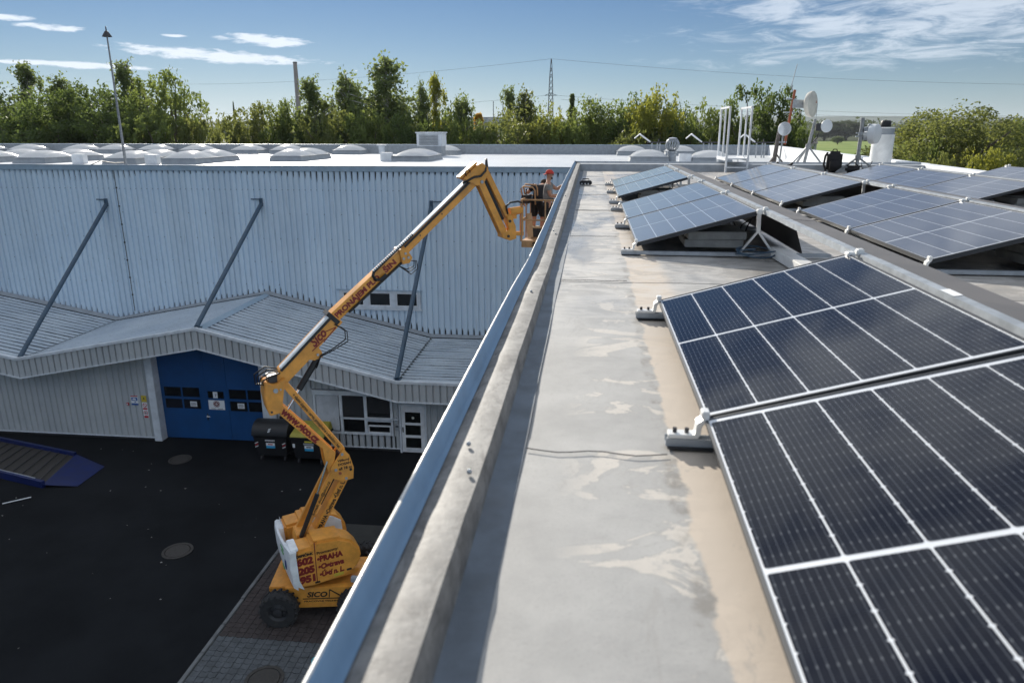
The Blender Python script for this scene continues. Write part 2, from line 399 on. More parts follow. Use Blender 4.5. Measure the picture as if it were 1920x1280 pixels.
# ------------------------------------------------------------------ mesh helpers
class MB:
    def __init__(s): s.v = []; s.f = []
    def add(s, vs, fs):
        o = len(s.v); s.v += [tuple(v) for v in vs]; s.f += [tuple(i + o for i in f) for f in fs]; return s
    def box(s, x0, x1, y0, y1, z0, z1):
        return s.add([(x0, y0, z0), (x1, y0, z0), (x1, y1, z0), (x0, y1, z0), (x0, y0, z1), (x1, y0, z1), (x1, y1, z1), (x0, y1, z1)],
                     [(3, 2, 1, 0), (4, 5, 6, 7), (0, 1, 5, 4), (1, 2, 6, 5), (2, 3, 7, 6), (3, 0, 4, 7)])
    def bar(s, p, q, w, h, up=(0, 0, 1), w2=None, h2=None):
        p = Vector(p); q = Vector(q); d = (q - p).normalized(); up = Vector(up)
        a = d.cross(up)
        if a.length < 1e-4: a = d.cross(Vector((1, 0, 0)))
        a.normalize(); b = a.cross(d).normalized()
        w2 = w if w2 is None else w2; h2 = h if h2 is None else h2
        vs = [p + a * (i * w / 2) + b * (j * h / 2) for i, j in ((-1, -1), (1, -1), (1, 1), (-1, 1))] + \
             [q + a * (i * w2 / 2) + b * (j * h2 / 2) for i, j in ((-1, -1), (1, -1), (1, 1), (-1, 1))]
        return s.add(vs, [(0, 1, 2, 3), (7, 6, 5, 4), (1, 0, 4, 5), (2, 1, 5, 6), (3, 2, 6, 7), (0, 3, 7, 4)])
    def tube(s, pts, r, n=8, closed=False):
        pts = [Vector(p) for p in pts]; rings = []; m = len(pts)
        rs = r if isinstance(r, (list, tuple)) else [r] * m
        ref = None; vs = []
        for i, p in enumerate(pts):
            if closed: d = pts[(i + 1) % m] - pts[i - 1]
            else: d = pts[min(i + 1, m - 1)] - pts[max(i - 1, 0)]
            d.normalize()
            if ref is None:
                ref = Vector((0, 0, 1)) if abs(d.z) < .9 else Vector((1, 0, 0))
            a = d.cross(ref).normalized(); b = a.cross(d).normalized(); ref = b
            vs += [p + (a * math.cos(2 * math.pi * k / n) + b * math.sin(2 * math.pi * k / n)) * rs[i] for k in range(n)]
        fs = []
        for i in range(m if closed else m - 1):
            j = (i + 1) % m
            for k in range(n): fs.append((i * n + k, j * n + k, j * n + (k + 1) % n, i * n + (k + 1) % n)[::-1])
        if not closed: fs += [tuple(range(n)), tuple((m - 1) * n + k for k in range(n))[::-1]]
        return s.add(vs, fs)
    def cyl(s, p, q, r, n=16, r2=None): return s.tube([p, q], [r, r if r2 is None else r2], n)
    def lathe(s, prof, n=24, o=(0, 0, 0), ax=(0, 0, 1)):
        o = Vector(o); ax = Vector(ax).normalized()
        t = Vector((1, 0, 0)) if abs(ax.x) < .9 else Vector((0, 1, 0))
        a = ax.cross(t).normalized(); b = ax.cross(a)
        vs = []; m = len(prof)
        for r, z in prof:
            vs += [o + ax * z + (a * math.cos(2 * math.pi * k / n) + b * math.sin(2 * math.pi * k / n)) * max(r, 1e-4) for k in range(n)]
        fs = [(i * n + k, i * n + (k + 1) % n, (i + 1) * n + (k + 1) % n, (i + 1) * n + k) for i in range(m - 1) for k in range(n)]
        return s.add(vs, fs)
    def prism(s, poly, f0, f1):
        # polygon extruded between two placements: f0/f1 map (a, b) -> point
        n = len(poly)
        vs = [f0(*p) for p in poly] + [f1(*p) for p in poly]
        return s.add(vs, [tuple(range(n))[::-1], tuple(range(n, 2 * n))] + [(i, (i + 1) % n, n + (i + 1) % n, n + i) for i in range(n)])
    def slab(s, poly, y0, y1):          # polygon in (x, z), thickness along y
        return s.prism(poly, lambda a, b: (a, y0, b), lambda a, b: (a, y1, b))
    def grid(s, rows):                  # rows of equal length points
        m = len(rows[0]); vs = [p for r in rows for p in r]
        return s.add(vs, [(i * m + k, i * m + k + 1, (i + 1) * m + k + 1, (i + 1) * m + k) for i in range(len(rows) - 1) for k in range(m - 1)])
    def sphere(s, c, r, n=12, m=8, sz=1.0):
        return s.lathe([(r * math.sin(math.pi * i / m), -r * sz * math.cos(math.pi * i / m)) for i in range(m + 1)], n, c)
    def mesh(s, name, smooth=False, bevel=0, seg=2):
        me = bpy.data.meshes.new(name); me.from_pydata([tuple(v) for v in s.v], [], s.f)
        bm = bmesh.new(); bm.from_mesh(me)
        bmesh.ops.recalc_face_normals(bm, faces=bm.faces)
        if bevel:
            bmesh.ops.remove_doubles(bm, verts=bm.verts, dist=1e-5)
            es = [e for e in bm.edges if len(e.link_faces) == 2 and e.calc_face_angle(0) > .5]
            bmesh.ops.bevel(bm, geom=es, offset=bevel, segments=seg, affect='EDGES', clamp_overlap=True)
        bm.to_mesh(me); bm.free()
        if smooth:
            for p in me.polygons: p.use_smooth = True
            if smooth == 'auto': me.set_sharp_from_angle(angle=R(40))
        me.update(); return me

def tag(o, label=None, cat=None, group=None, kind=None):
    if label: o['label'] = label
    if cat: o['category'] = cat
    if group: o['group'] = group
    if kind: o['kind'] = kind
    return o
def thing(name, label, cat, loc=(0, 0, 0), rot=(0, 0, 0), group=None):
    o = bpy.data.objects.new(name, None); col.objects.link(o)
    o.empty_display_size = .2
    o.location = loc; o.rotation_euler = rot
    return tag(o, label, cat, group)
def root_of(o):
    while o.parent: o = o.parent
    return o
def link(name, me, m, parent=None, label=None):
    o = bpy.data.objects.new(name, me)
    if m is not None and len(me.materials) == 0: me.materials.append(MATS[m] if isinstance(m, str) else m)
    col.objects.link(o)
    if parent: o.parent = parent
    if label: o['label'] = label
    return o
def part(name, mb, m, parent, smooth=False, bevel=0, local=False, label=None, seg=2):
    # a mesh part; the builder works in world metres unless local is set
    if parent is not None and not local:
        r = root_of(parent)
        M = (Matrix.Translation(r.location) @ r.rotation_euler.to_matrix().to_4x4()).inverted()
        mb.v = [tuple(M @ Vector(v)) for v in mb.v]
    return link(name, mb.mesh(name, smooth, bevel, seg), m, parent, label)
def solo(name, mb, m, label=None, cat=None, group=None, kind=None, smooth=False, bevel=0, loc=None):
    # a thing that is one mesh; origin moved to its base
    if loc is None and kind is None:
        xs = np.array(mb.v); loc = ((xs[:, 0].min() + xs[:, 0].max()) / 2, (xs[:, 1].min() + xs[:, 1].max()) / 2, xs[:, 2].min())
    loc = loc or (0, 0, 0)
    mb.v = [tuple(Vector(v) - Vector(loc)) for v in mb.v]
    o = link(name, mb.mesh(name, smooth, bevel), m); o.location = loc
    return tag(o, label, cat, group, kind)
KIDS = {}
def copy_tree(o, parent=None):
    c = o.copy(); col.objects.link(c)
    if parent: c.parent = parent
    for ch in list(o.children): copy_tree(ch, c)
    return c
def lettering(txt, m, parent, origin, xd, up, size, bold=.0, fit=None, shear=0.0, local=True, name='lettering', align='LEFT', off=.003):
    cu = bpy.data.curves.new('lettering', 'FONT'); cu.body = txt; cu.size = size; cu.offset = bold; cu.shear = shear
    cu.align_x = align; cu.resolution_u = 3; cu.fill_mode = 'FRONT'
    tmp = bpy.data.objects.new('tmp', cu)
    me = bpy.data.meshes.new_from_object(tmp); bpy.data.objects.remove(tmp); bpy.data.curves.remove(cu)
    n = len(me.vertices); co = np.empty(n * 3, 'f'); me.vertices.foreach_get('co', co); co = co.reshape(-1, 3)
    if fit and n:
        w = co[:, 0].max() - co[:, 0].min(); co[:, 0] *= fit / max(w, 1e-6)
    xd = Vector(xd).normalized(); up = Vector(up); nn = xd.cross(up).normalized(); up = nn.cross(xd).normalized()
    M = np.array([xd, up, nn]); o = np.array(origin) + np.array(nn) * off
    w_ = co @ M + o
    if parent is not None and not local:
        r = root_of(parent); Mi = (Matrix.Translation(r.location) @ r.rotation_euler.to_matrix().to_4x4()).inverted()
        w_ = np.array([tuple(Mi @ Vector(v)) for v in w_])
    me.vertices.foreach_set('co', w_.astype('f').ravel()); me.update()
    me.materials.clear()
    return link(name, me, m, parent)

GZ = -10.49
# ------------------------------------------------------------------ setting: ground, yard, paving, meadow, hills
solo('ground', MB().grid([[(-9000, -2500, GZ - .02), (9000, -2500, GZ - .02)], [(-9000, 16000, GZ - .02), (9000, 16000, GZ - .02)]]), 'rough_grass', kind='structure')
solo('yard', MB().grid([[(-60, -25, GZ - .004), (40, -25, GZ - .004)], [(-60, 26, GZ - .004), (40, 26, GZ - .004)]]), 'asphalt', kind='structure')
solo('meadow', MB().grid([[(60, 300, GZ + .15), (900, 300, GZ + .15)], [(95, 860, GZ + .15), (1200, 860, GZ + .15)]]), 'meadow', kind='structure')
def hill(y, hs, seed, x0=-9000, x1=9000):
    rnd = np.random.RandomState(seed); n = 90; mb = MB()
    xs = np.linspace(x0, x1, n); ph = rnd.rand(5) * 6
    rows = [[], [], []]
    for x in xs:
        h = sum(np.sin(x / (2600 / (k + 1)) + ph[k]) / (k + 1.3) for k in range(5))
        z = max(2, hs * (1 + .38 * h))
        rows[0].append((x, y - 700, GZ - 1)); rows[1].append((x, y, GZ + z)); rows[2].append((x, y + 900, GZ - 1))
    return mb.grid(rows)
solo('hills', hill(5200, 72, 5), 'hill', kind='structure', smooth=True)
solo('near_ridge', hill(2600, 24, 9), 'hill', kind='structure', smooth=True)

# interlocking paving at the foot of the building
pav = tag(link('paving', MB().grid([[(-8.45, -20, GZ + .012), (-.46, -20, GZ + .012)], [(-8.45, 18.9, GZ + .012), (-.46, 18.9, GZ + .012)]]).mesh('paving'), 'joint'), kind='structure')
PW, PL = .165, .20
def paver_poly(g=.006):
    a, b, n = PL / 2 - g, PW / 2 - g, .022
    return [(-a, -b + n), (-a * .55, -b + n), (-a * .3, -b), (a * .3, -b), (a * .55, -b + n), (a, -b + n),
            (a, b + n), (a * .55, b + n), (a * .3, b), (-a * .3, b), (-a * .55, b + n), (-a, b + n)]
def paver_mb(x=0, y=0, z=0):
    m_ = MB(); m_.prism(paver_poly(), lambda a, b: (x + a, y + b, z), lambda a, b: (x + a, y + b, z + .03)); return m_
pm = paver_mb().mesh('paver'); pm.materials.append(MATS['paver_grey'])
spots, brown, rest = [], MB(), MB()
rng = random.Random(3)
y = 11.7
k = 0
while y < 17.6:
    x = -8.36
    while x < -4.2:
        vis = x < -3.75 - (y - 12) * .13
        zz = GZ + .012 + rng.uniform(-.003, .003)
        if y < 13.62 - .05 * math.sin(x * 2):
            if x < -5.2 + (13.6 - y) * .25: spots.append((x, y, zz))
            else: rest.add(*[(lambda q: (q.v, q.f))(paver_mb(x, y, zz))][0])
        else:
            q = paver_mb(x, y, zz); brown.add(q.v, q.f)
        x += PL
    y += PW; k += 1
spots.sort(key=lambda p: p[1])
for i, (x, y, z) in enumerate(spots):
    if i < 300:
        o = bpy.data.objects.new('paver', pm); col.objects.link(o); o.parent = pav; o.location = (x, y, z); o.rotation_euler = (rng.uniform(-.012, .012), rng.uniform(-.012, .012), rng.uniform(-.01, .01))
    else:
        q = paver_mb(x, y, z); rest.add(q.v, q.f)
if rest.v: tag(link('grey_pavers', rest.mesh('grey_pavers'), 'paver_grey', pav), kind='stuff')
tag(link('brown_pavers', brown.mesh('brown_pavers'), 'paver_brown', pav), kind='stuff')
kb = MB().box(-.05, .05, -.495, .495, 0, .09).mesh('kerbstone', bevel=.012); kb.materials.append(MATS['kerb'])
for i in range(12):
    o = bpy.data.objects.new('kerbstone', kb); col.objects.link(o); o.parent = pav
    o.location = (-8.53 + rng.uniform(-.006, .006), 8.5 + i, GZ - .02 + rng.uniform(-.004, .004))

# ------------------------------------------------------------------ our own flat-roofed building
bld = thing('flat_roof_building', 'flat roofed building in the foreground carrying the solar panels on a grey membrane', 'building', (4, 8, GZ))
XR = lambda y: 8.1 + .0857 * (y - 15)          # right-hand roof edge
def hz(y):                                      # height of the kerb strip over the roof
    return float(np.interp(y, [-6, 0, 1.2, 2.8, 4.2, 5.2, 6, 7.5, 10, 14, 20.4], [.125, .122, .118, .104, .098, .070, .076, .10, .145, .175, .20]))
part('wall', MB().add([(-.43, -6, GZ), (XR(-6), -6, GZ), (XR(20.2), 20.2, GZ), (-.43, 20.2, GZ), (-.43, -6, -.05), (XR(-6), -6, -.05), (XR(20.2), 20.2, -.05), (-.43, 20.2, -.05)],
                      [(0, 1, 5, 4), (1, 2, 6, 5), (2, 3, 7, 6), (3, 0, 4, 7), (4, 5, 6, 7), (3, 2, 1, 0)]), 'hall_cladding', bld)
# membrane sheets laid with laps: each sheet its own piece
def sheet(x0, x1, y0, y1, z):
    nx = max(2, int((x1 - x0) / .35)); ny = max(2, int((y1 - y0) / .25)); rows = []
    for j in range(ny + 1):
        y_ = y0 + (y1 - y0) * j / ny
        r_ = []
        for i in range(nx + 1):
            xx = x0 + (x1 - x0) * i / nx
            if xx > XR(y_) - .1: xx = XR(y_) - .1
            e = .004 if (j in (0, ny) or i in (0, nx)) else 0
            r_.append((xx, y_, z + .0025 * math.sin(xx * 5 + y_ * 2.1) + .002 * math.sin(y_ * 4.7 + xx) - e * .4))
        rows.append(r_)
    m_ = MB().grid(rows)
    return m_
ys = [-6.0, -.5, 2.27, 5.15, 7.4, 9.9, 12.3, 14.6, 17.2, 19.76]
for i in range(len(ys) - 1):
    part('membrane_sheet', sheet(-.205, 1.06, ys[i] - .05, ys[i + 1] + .05, .010 + .003 * (i % 2)), 'roof_membrane', bld, smooth=True)
    part('membrane_sheet', sheet(1.03, 4.4, ys[i] - .35, ys[i + 1] - .28 if i < 8 else 19.76, .006 + .003 * (i % 2)), 'roof_membrane', bld, smooth=True)
    part('membrane_sheet', sheet(4.37, 8.6, ys[i] - .15, ys[i + 1] - .05 if i < 8 else 19.76, .012 + .003 * (i % 2)), 'roof_membrane', bld, smooth=True)
mb = MB(); sm = MB()
for i in range(1, len(ys) - 1):     # mastic lines along the laps, pressed 3 mm proud
    yy = ys[i]; pts = [(-.19 + .47 * t / 9 * 1.0, yy - .052 + .012 * math.sin(t * 1.3 + i), .019) for t in range(10)]
    part('lap_seam', MB().tube(pts, .002, 5), 'seam_dark', bld)
# side flashing strip between parapet and field sheets
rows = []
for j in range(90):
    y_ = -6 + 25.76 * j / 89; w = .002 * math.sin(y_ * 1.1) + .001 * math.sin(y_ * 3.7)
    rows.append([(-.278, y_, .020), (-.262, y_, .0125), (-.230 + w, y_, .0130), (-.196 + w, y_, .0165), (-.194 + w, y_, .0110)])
part('flashing_strip', MB().grid(rows), 'flashing_shade', bld, smooth='auto')
# parapet: membrane-covered kerb strip with a metal lip outside
rows = []; rl = []; re_ = []
rng = np.random.RandomState(4)
lump = rng.rand(400)
for j in range(260):
    y_ = -6 + 26.25 * j / 259; h = hz(y_)
    l = lump[j] * .002 + .004 * math.sin(y_ * 2.3) * math.sin(y_ * .9)
    b = .007 if (abs((y_ % 1.35) - .3) < .05) else 0
    w = .007 * math.sin(y_ * 3.7) + .004 * (lump[j] - .5)
    rows.append([(-.412, y_, h - .012), (-.392 + w, y_, h - .004 + l * .5), (-.35, y_, h + l * .6 + b * .6), (-.315, y_, h + l * .7 + b), (-.290 + w * .2, y_, h - .001 + l * .6 + b * .7), (-.2885 + w * .2, y_, h - .006 + l * .6), (-.280, y_, h * .5), (-.276, y_, .012)])
part('parapet_strip', MB().grid(rows), 'coping_membrane', bld, smooth='auto')
for j in range(7):      # metal lip in lengths, with lapped joints
    y0, y1 = -6 + j * 3.76, -6 + (j + 1) * 3.76 + .03
    m_ = MB(); e_ = MB(); r_ = []; q_ = []
    for i in range(16):
        y_ = y0 + (y1 - y0) * i / 15; h = hz(y_); t = .0015 * j % .004
        lz = h + .060 + .0025 * math.sin(y_ * 1.9 + j)
        r_.append([(-.43, y_, h - .5), (-.444 - t, y_, lz - .004), (-.4385, y_, lz), (-.432, y_, lz - .006), (-.424, y_, h + .012), (-.408, y_, h - .006)])
        q_.append((-.4405 - t, y_, lz))
    part('edge_flashing', m_.grid(r_), 'lip_metal', bld, smooth='auto')
    part('edge_bead', e_.tube(q_, .0042, 6), 'lip_edge', bld, smooth=True)
for j, y_ in enumerate((.62, 1.83, 2.02, 4.3, 6.9, 7.1, 10.4, 13.2)):     # a few fixing screws along the strip
    y_ = y_ + 0; part('fixing', MB().sphere((-.335 + .02 * math.sin(j * 2), y_, hz(y_) + .010), .008, 8, 5), 'galv', bld, smooth=True)
# far end wall and right-hand wall of the roof
h = .185
part('parapet_end', MB().add([(-.274, 19.76, 0), (8.45, 19.76, 0), (-.285, 19.78, h), (8.46, 19.78, h), (-.30, 20.16, h + .012), (8.5, 20.16, h + .012), (-.44, 20.22, h + .055), (8.5, 20.22, h + .055), (-.44, 20.25, h + .05), (8.5, 20.25, h + .05), (-.44, 20.25, -1), (8.5, 20.25, -1)],
                           [(0, 1, 3, 2), (2, 3, 5, 4), (4, 5, 7, 6), (6, 7, 9, 8), (8, 9, 11, 10)]), 'parapet_inner', bld)
rows = []
for j in range(20):
    y_ = -6 + 26.2 * j / 19; x = XR(y_)
    rows.append([(x - .1, y_, 0), (x - .08, y_, .2), (x + .12, y_, .22), (x + .12, y_, -.6)])
part('parapet_side', MB().grid(rows), 'white_paint', bld)

# ------------------------------------------------------------------ the big hall behind
RZ = -.42
HY = 29.5
hall = thing('corrugated_hall', 'large hall with pale blue corrugated wall and flat roof full of skylights', 'building', (-10, 38, GZ))
def ribs(x0, x1, pitch, top, depth, yf, z0f, z1f, flat=.62):
    # trapezoidal cladding in the plane y = yf, ribs vertical; recess towards +y
    m_ = MB(); pr = []; x = x0
    while x < x1:
        pr += [(x, 0), (x + pitch * flat, 0), (x + pitch * (flat + .10), depth), (x + pitch * .92, depth)]; x += pitch
    pr.append((x, 0))
    m_.grid([[(px, yf + d, z0f(px)) for px, d in pr], [(px, yf + d, z1f(px)) for px, d in pr]])
    return m_
SL = .1925      # fall of the folded annex roof
def annex_z(x):     # roof height of the folded annex roof
    if x <= -21.0: return -7.15 + (-21.0 - x) * SL
    if x <= -13.85: return -5.78 - (x + 13.85) * -1 * SL if False else -7.15 + (x + 21.0) * SL
    if x <= -6.62: return -5.78 - (x + 13.85) * .240
    return -7.515
part('wall', ribs(-27.0, -.5, .25, 0, .07, HY, lambda x: -8.6, lambda x: RZ - .17), 'hall_cladding', hall)
part('wall', MB().box(-60, -27.02, HY, HY + .2, GZ, RZ - .17).box(-27, -.5, HY + .12, HY + .25, GZ, RZ - .1), 'hall_cladding', hall)
part('wall', MB().add([(-60, HY + .2, GZ), (-60, 48, GZ), (11, 48, GZ), (11, 20.3, GZ), (-60, HY + .2, RZ - .1), (-60, 48, RZ - .1), (11, 48, RZ - .1), (11, 20.3, RZ - .1)], [(0, 1, 5, 4), (1, 2, 6, 5), (2, 3, 7, 6)]), 'hall_cladding', hall)
part('eaves_trim', MB().box(-60, -.46, HY - .05, HY + .12, RZ - .17, RZ + .035).box(-60, -.46, HY - .065, HY - .02, RZ + .035, RZ + .06), 'coping_blue', hall, bevel=.01)
rows = [[(-60, HY + .1, RZ), (-.4, HY + .1, RZ)], [(-60, 47.2, RZ), (-.4, 47.2, RZ)]]
part('roof', MB().grid(rows).grid([[(-.4, 20.25, RZ), (8.6, 20.25, RZ)], [(-.4, HY + .1, RZ), (9.4, HY + .1, RZ)], [(-.4, 47.2, RZ), (10.9, 47.2, RZ)]]), 'hall_roof', hall)
part('parapet_back', MB().box(-60, 10.9, 47.0, 47.3, RZ - .2, .13), 'parapet_inner', hall)
part('parapet_cap', MB().box(-60, 10.95, 46.97, 47.36, .13, .165), 'coping_blue', hall)
part('parapet_side', MB().add([(XR(20.25) - .1, 20.25, RZ), (XR(47) - .1, 47, RZ), (XR(20.25) - .05, 20.25, .2), (XR(47) - .05, 47, .15), (XR(20.25) + .2, 20.25, .22), (XR(47) + .2, 47, .17), (XR(20.25) + .2, 20.25, -3), (XR(47) + .2, 47, -3)],
     [(0, 1, 3, 2), (2, 3, 5, 4), (4, 5, 7, 6)]), 'white_paint', hall)
# screw rows of the cladding and black marks in the rib recesses below the eaves and above the annex
sc_ = MB(); x = -26.9
while x < -1:
    for z in (-1.35, -2.35, -3.4, -4.4, -5.4):
        if (int(x * 4) + int(z * 7)) % (1 if z == -1.35 else 3) == 0: sc_.add([(x + .08 + a, HY - .004, z + b) for a, b in ((-.014, -.014), (.014, -.014), (.014, .014), (-.014, .014))], [(0, 1, 2, 3)])
    x += .25
tag(part('screws', sc_, 'dark_steel', hall), kind='stuff')
sc_ = MB(); x = -27.0; rr = random.Random(5); x -= 0
while x < -1.4:
    c = x + .25 * .81; t = max(0, math.sin(x * .55 + 1)) * .35 + rr.random() * .08 + .10
    sc_.add([(c - .035, HY + .066, RZ - .172), (c + .035, HY + .066, RZ - .172), (c + .02, HY + .066, RZ - .172 - t * .45), (c - .004, HY + .066, RZ - .172 - t), (c - .025, HY + .066, RZ - .172 - t * .5)], [(0, 1, 2, 3, 4)])
    zb = annex_z(c) + .06; t2 = .10 + rr.random() * .28 * (1 if -14 < c < -4 else .6)
    sc_.add([(c - .045, HY + .066, zb), (c + .045, HY + .066, zb), (c + .022, HY + .066, zb + t2 * .6), (c, HY + .066, zb + t2), (c - .025, HY + .066, zb + t2 * .55)], [(0, 1, 2, 3, 4)])
    x += .25
tag(part('rib_marks', sc_, 'shade_mark_black', hall), kind='stuff')
# ribbon window in the hall wall
w = part('window', MB().box(-10.64, -7.08, HY - .045, HY + .03, -6.33, -6.24).box(-10.64, -7.08, HY - .045, HY + .03, -5.63, -5.55).box(-10.64, -10.5, HY - .045, HY + .03, -6.24, -5.63).box(-7.2, -7.08, HY - .045, HY + .03, -6.24, -5.63)
     .box(-9.56, -9.34, HY - .045, HY + .03, -6.24, -5.63).box(-8.38, -8.15, HY - .045, HY + .03, -6.24, -5.63), 'trim_white', hall)
part('window_hood', MB().box(-10.75, -7.0, HY - .09, HY, -5.55, -5.52), 'coping_blue', w)
part('sill', MB().box(-10.7, -7.02, HY - .075, HY, -6.40, -6.33), 'trim_white', w)
for a, b in ((-10.5, -9.56), (-9.34, -8.38), (-8.15, -7.2)):
    part('sash', MB().box(a, b, HY - .02, HY + .01, -6.24, -6.19).box(a, b, HY - .02, HY + .01, -5.68, -5.63).box(a, a + .05, HY - .02, HY + .01, -6.19, -5.68).box(b - .05, b, HY - .02, HY + .01, -6.19, -5.68), 'white_paint', w)
    part('pane', MB().box(a + .05, b - .05, HY - .012, HY - .006, -6.19, -5.68), 'dark_glass', w)
cb = MB().tube([(-20.2 + .01 * math.sin(z), HY - .012, z) for z in np.linspace(RZ, -6.75, 26)], .012, 6)
for i in range(7): cb.box(-20.225, -20.165, HY - .03, HY, -1.35 - i * .78, -1.29 - i * .78)
solo('lightning_cable', cb, 'dark_steel', 'thin dark earthing cable with clips running down the corrugated wall', 'cable')
# diagonal struts
for i, (p, q, lab) in enumerate([((-20.76, HY, -2.0), (-21.0, 23.55, -7.08), 'slanting blue steel strut leftmost on the corrugated wall'),
                                 ((-13.78, HY, -1.92), (-13.87, 23.55, -5.70), 'slanting blue steel strut ending on the roof peak above the blue gate'),
                                 ((-6.48, HY, -1.95), (-6.62, 23.55, -7.40), 'slanting blue steel strut rightmost, passing in front of the ribbon window')]):
    t = thing('steel_strut', lab, 'strut', q, group='struts bracing the annex roof')
    part('tube', MB().cyl(p, q, .085, 14), 'strut_blue', t, smooth='auto')
    part('base_plate', MB().box(q[0] - .14, q[0] + .14, q[1] - .1, q[1] + .14, q[2] - .06, q[2] - .02), 'strut_blue', t)
    br = MB().box(p[0] - .42 + (.4 if i == 2 else 0), p[0] + .06 + (.36 if i == 2 else 0), HY - .06, HY - .01, p[2] + .16, p[2] + .2).box(p[0] - .05, p[0] + .07, HY - .10, HY, p[2] - .12, p[2] + .22)
    part('wall_bracket', br, 'strut_blue', t)

# roof lights: one double-domed skylight and its copies
def make_skylight(w, d, n, label):
    t = thing('skylight', label, 'skylight', (0, 0, RZ), group='domed skylights on the hall roof')
    hh = .22
    part('curb', MB().add([(-w / 2 - .06, 0, 0), (w / 2 + .06, 0, 0), (w / 2 + .06, d + .06, 0), (-w / 2 - .06, d + .06, 0), (-w / 2, .05, hh), (w / 2, .05, hh), (w / 2, d, hh), (-w / 2, d, hh)],
        [(0, 1, 5, 4), (1, 2, 6, 5), (2, 3, 7, 6), (3, 0, 4, 7), (4, 5, 6, 7)]), 'curb_grey', t, local=True)
    part('curb_flange', MB().box(-w / 2 - .04, w / 2 + .04, .02, d + .04, hh + .002, hh + .04), 'curb_grey', t, local=True, bevel=.01)
    L = d / n
    part('bounce_panel', MB().box(-w / 2 + .04, w / 2 - .04, .06, d - .06, hh + .041, hh + .044), 'paper', t, local=True)  # white panel added to bounce light up into the domes
    for k in range(n):
        rows = []; N = 12
        for j in range(N + 1):
            v = j / N * 2 - 1; r_ = []
            for i in range(N + 1):
                u = i / N * 2 - 1
                z = ((1 - u * u) * (1 - v * v)) ** .58
                r_.append((u * (w / 2 - .03), .03 + L * k + L / 2 + v * (L / 2 - .03), hh + .045 + .31 * z))
            rows.append(r_)
        part('dome', MB().grid(rows), 'acrylic_dome', t, smooth=True, local=True)
    return t
s2 = make_skylight(1.55, 4.2, 2, 'x'); s1 = make_skylight(1.75, 1.75, 1, 'x')
front = [(-28.6, 31.6, 'leftmost front-row skylight cut by the picture edge'), (-25.6, 31.4, 'front-row skylight second from the left above the corrugated wall'),
         (-21.0, 31.1, 'front-row skylight with the tall thin mast rising in front of it'), (-18.3, 31.3, 'front-row skylight just right of the thin mast, close to its neighbour'),
         (-14.8, 34.7, 'lone double-domed skylight in the middle of the hall roof'), ]
first = True
for x, y, lab in front:
    o = s2 if first else copy_tree(s2); first = False
    o.location = (x, y, RZ); o['label'] = 'white ' + lab
o = copy_tree(s1); o.location = (-8.75, 35.3, RZ); o['label'] = 'white domed skylight in front of the louvred roof vent box'; o.scale = (1, 1.9, 1)
names = ['farthest left back-row skylight at the picture edge', 'second back-row skylight from the left', 'third back-row skylight from the left', 'back-row skylight just left of the thin mast', 'back-row skylight just right of the thin mast',
         'back-row skylight sixth from the left', 'back-row skylight between mast and far factory chimney', 'back-row skylight half hidden by the lone double one', 'back-row skylight under the tall chimney and birch', 'back-row skylight directly behind the louvred vent box',
         'back-row skylight left of the small spotlights', 'back-row skylight behind the spinning roof ventilator']
xs = [(-40.2, 45), (-37.2, 45), (-33.4, 45), (-31.0, 45), (-28.2, 45), (-25.3, 45), (-21.9, 45), (-19.3, 45), (-15.2, 45), (-9.1, 45), (2.45, 45), (5.3, 45)]
for i, (x, y) in enumerate(xs):
    o = s1 if i == 0 else copy_tree(s1); o.location = (x, y, RZ); o['label'] = 'white domed ' + names[i]
o = copy_tree(s1); o.location = (2.75, 35.6, RZ); o['label'] = 'big white dome skylight left of the round roof ventilator'
o = copy_tree(s1); o.location = (5.5, 34.6, RZ); o['label'] = 'big white dome skylight right of the round roof ventilator'
rr = [(-23.2, 31.5, 'small white opener box between the left front-row skylights'), (-19.55, 31.3, 'small white opener box between the two skylights right of the mast'), (-9.95, 35.4, 'small white opener box left of the skylight before the vent box'),
      (4.3, 34.8, 'small white opener box beside the right big dome')]
for x, y, lab in rr:
    solo('opener_box', MB().box(x - .28, x + .28, y - .1, y + .25, RZ, RZ + .42), 'white_paint', lab, 'box', 'opener boxes at the skylights', bevel=.015)
# louvred vent box
t = thing('roof_vent_box', 'tall square louvred ventilation box standing on the hall roof', 'vent', (-9.55, 43.5, RZ))
part('curb', MB().box(-10.15, -8.75, 43.0, 44.3, RZ, RZ + .55), 'curb_grey', t, bevel=.02)
part('housing', MB().box(-10.2, -8.7, 42.95, 44.35, RZ + .55, RZ + 1.28), 'trim_white', t, bevel=.02)
part('cap', MB().box(-10.26, -8.64, 42.88, 44.42, RZ + 1.28, RZ + 1.36), 'trim_white', t, bevel=.02)
for i in range(7): part('louvre', MB().bar((-10.05, 42.93, RZ + .66 + i * .085), (-8.92, 42.93, RZ + .66 + i * .085), .07, .012, (0, -.7, .7)), 'curb_grey', t)
t = thing('small_vent', 'small capped vent pipe by the back parapet between two skylights', 'vent', (-13.2, 46, RZ))
part('pipe', MB().cyl((-13.2, 46, RZ), (-13.2, 46, RZ + .5), .2, 12), 'trim_white', t); part('cap', MB().cyl((-13.2, 46, RZ + .52), (-13.2, 46, RZ + .6), .32, 12), 'trim_white', t)
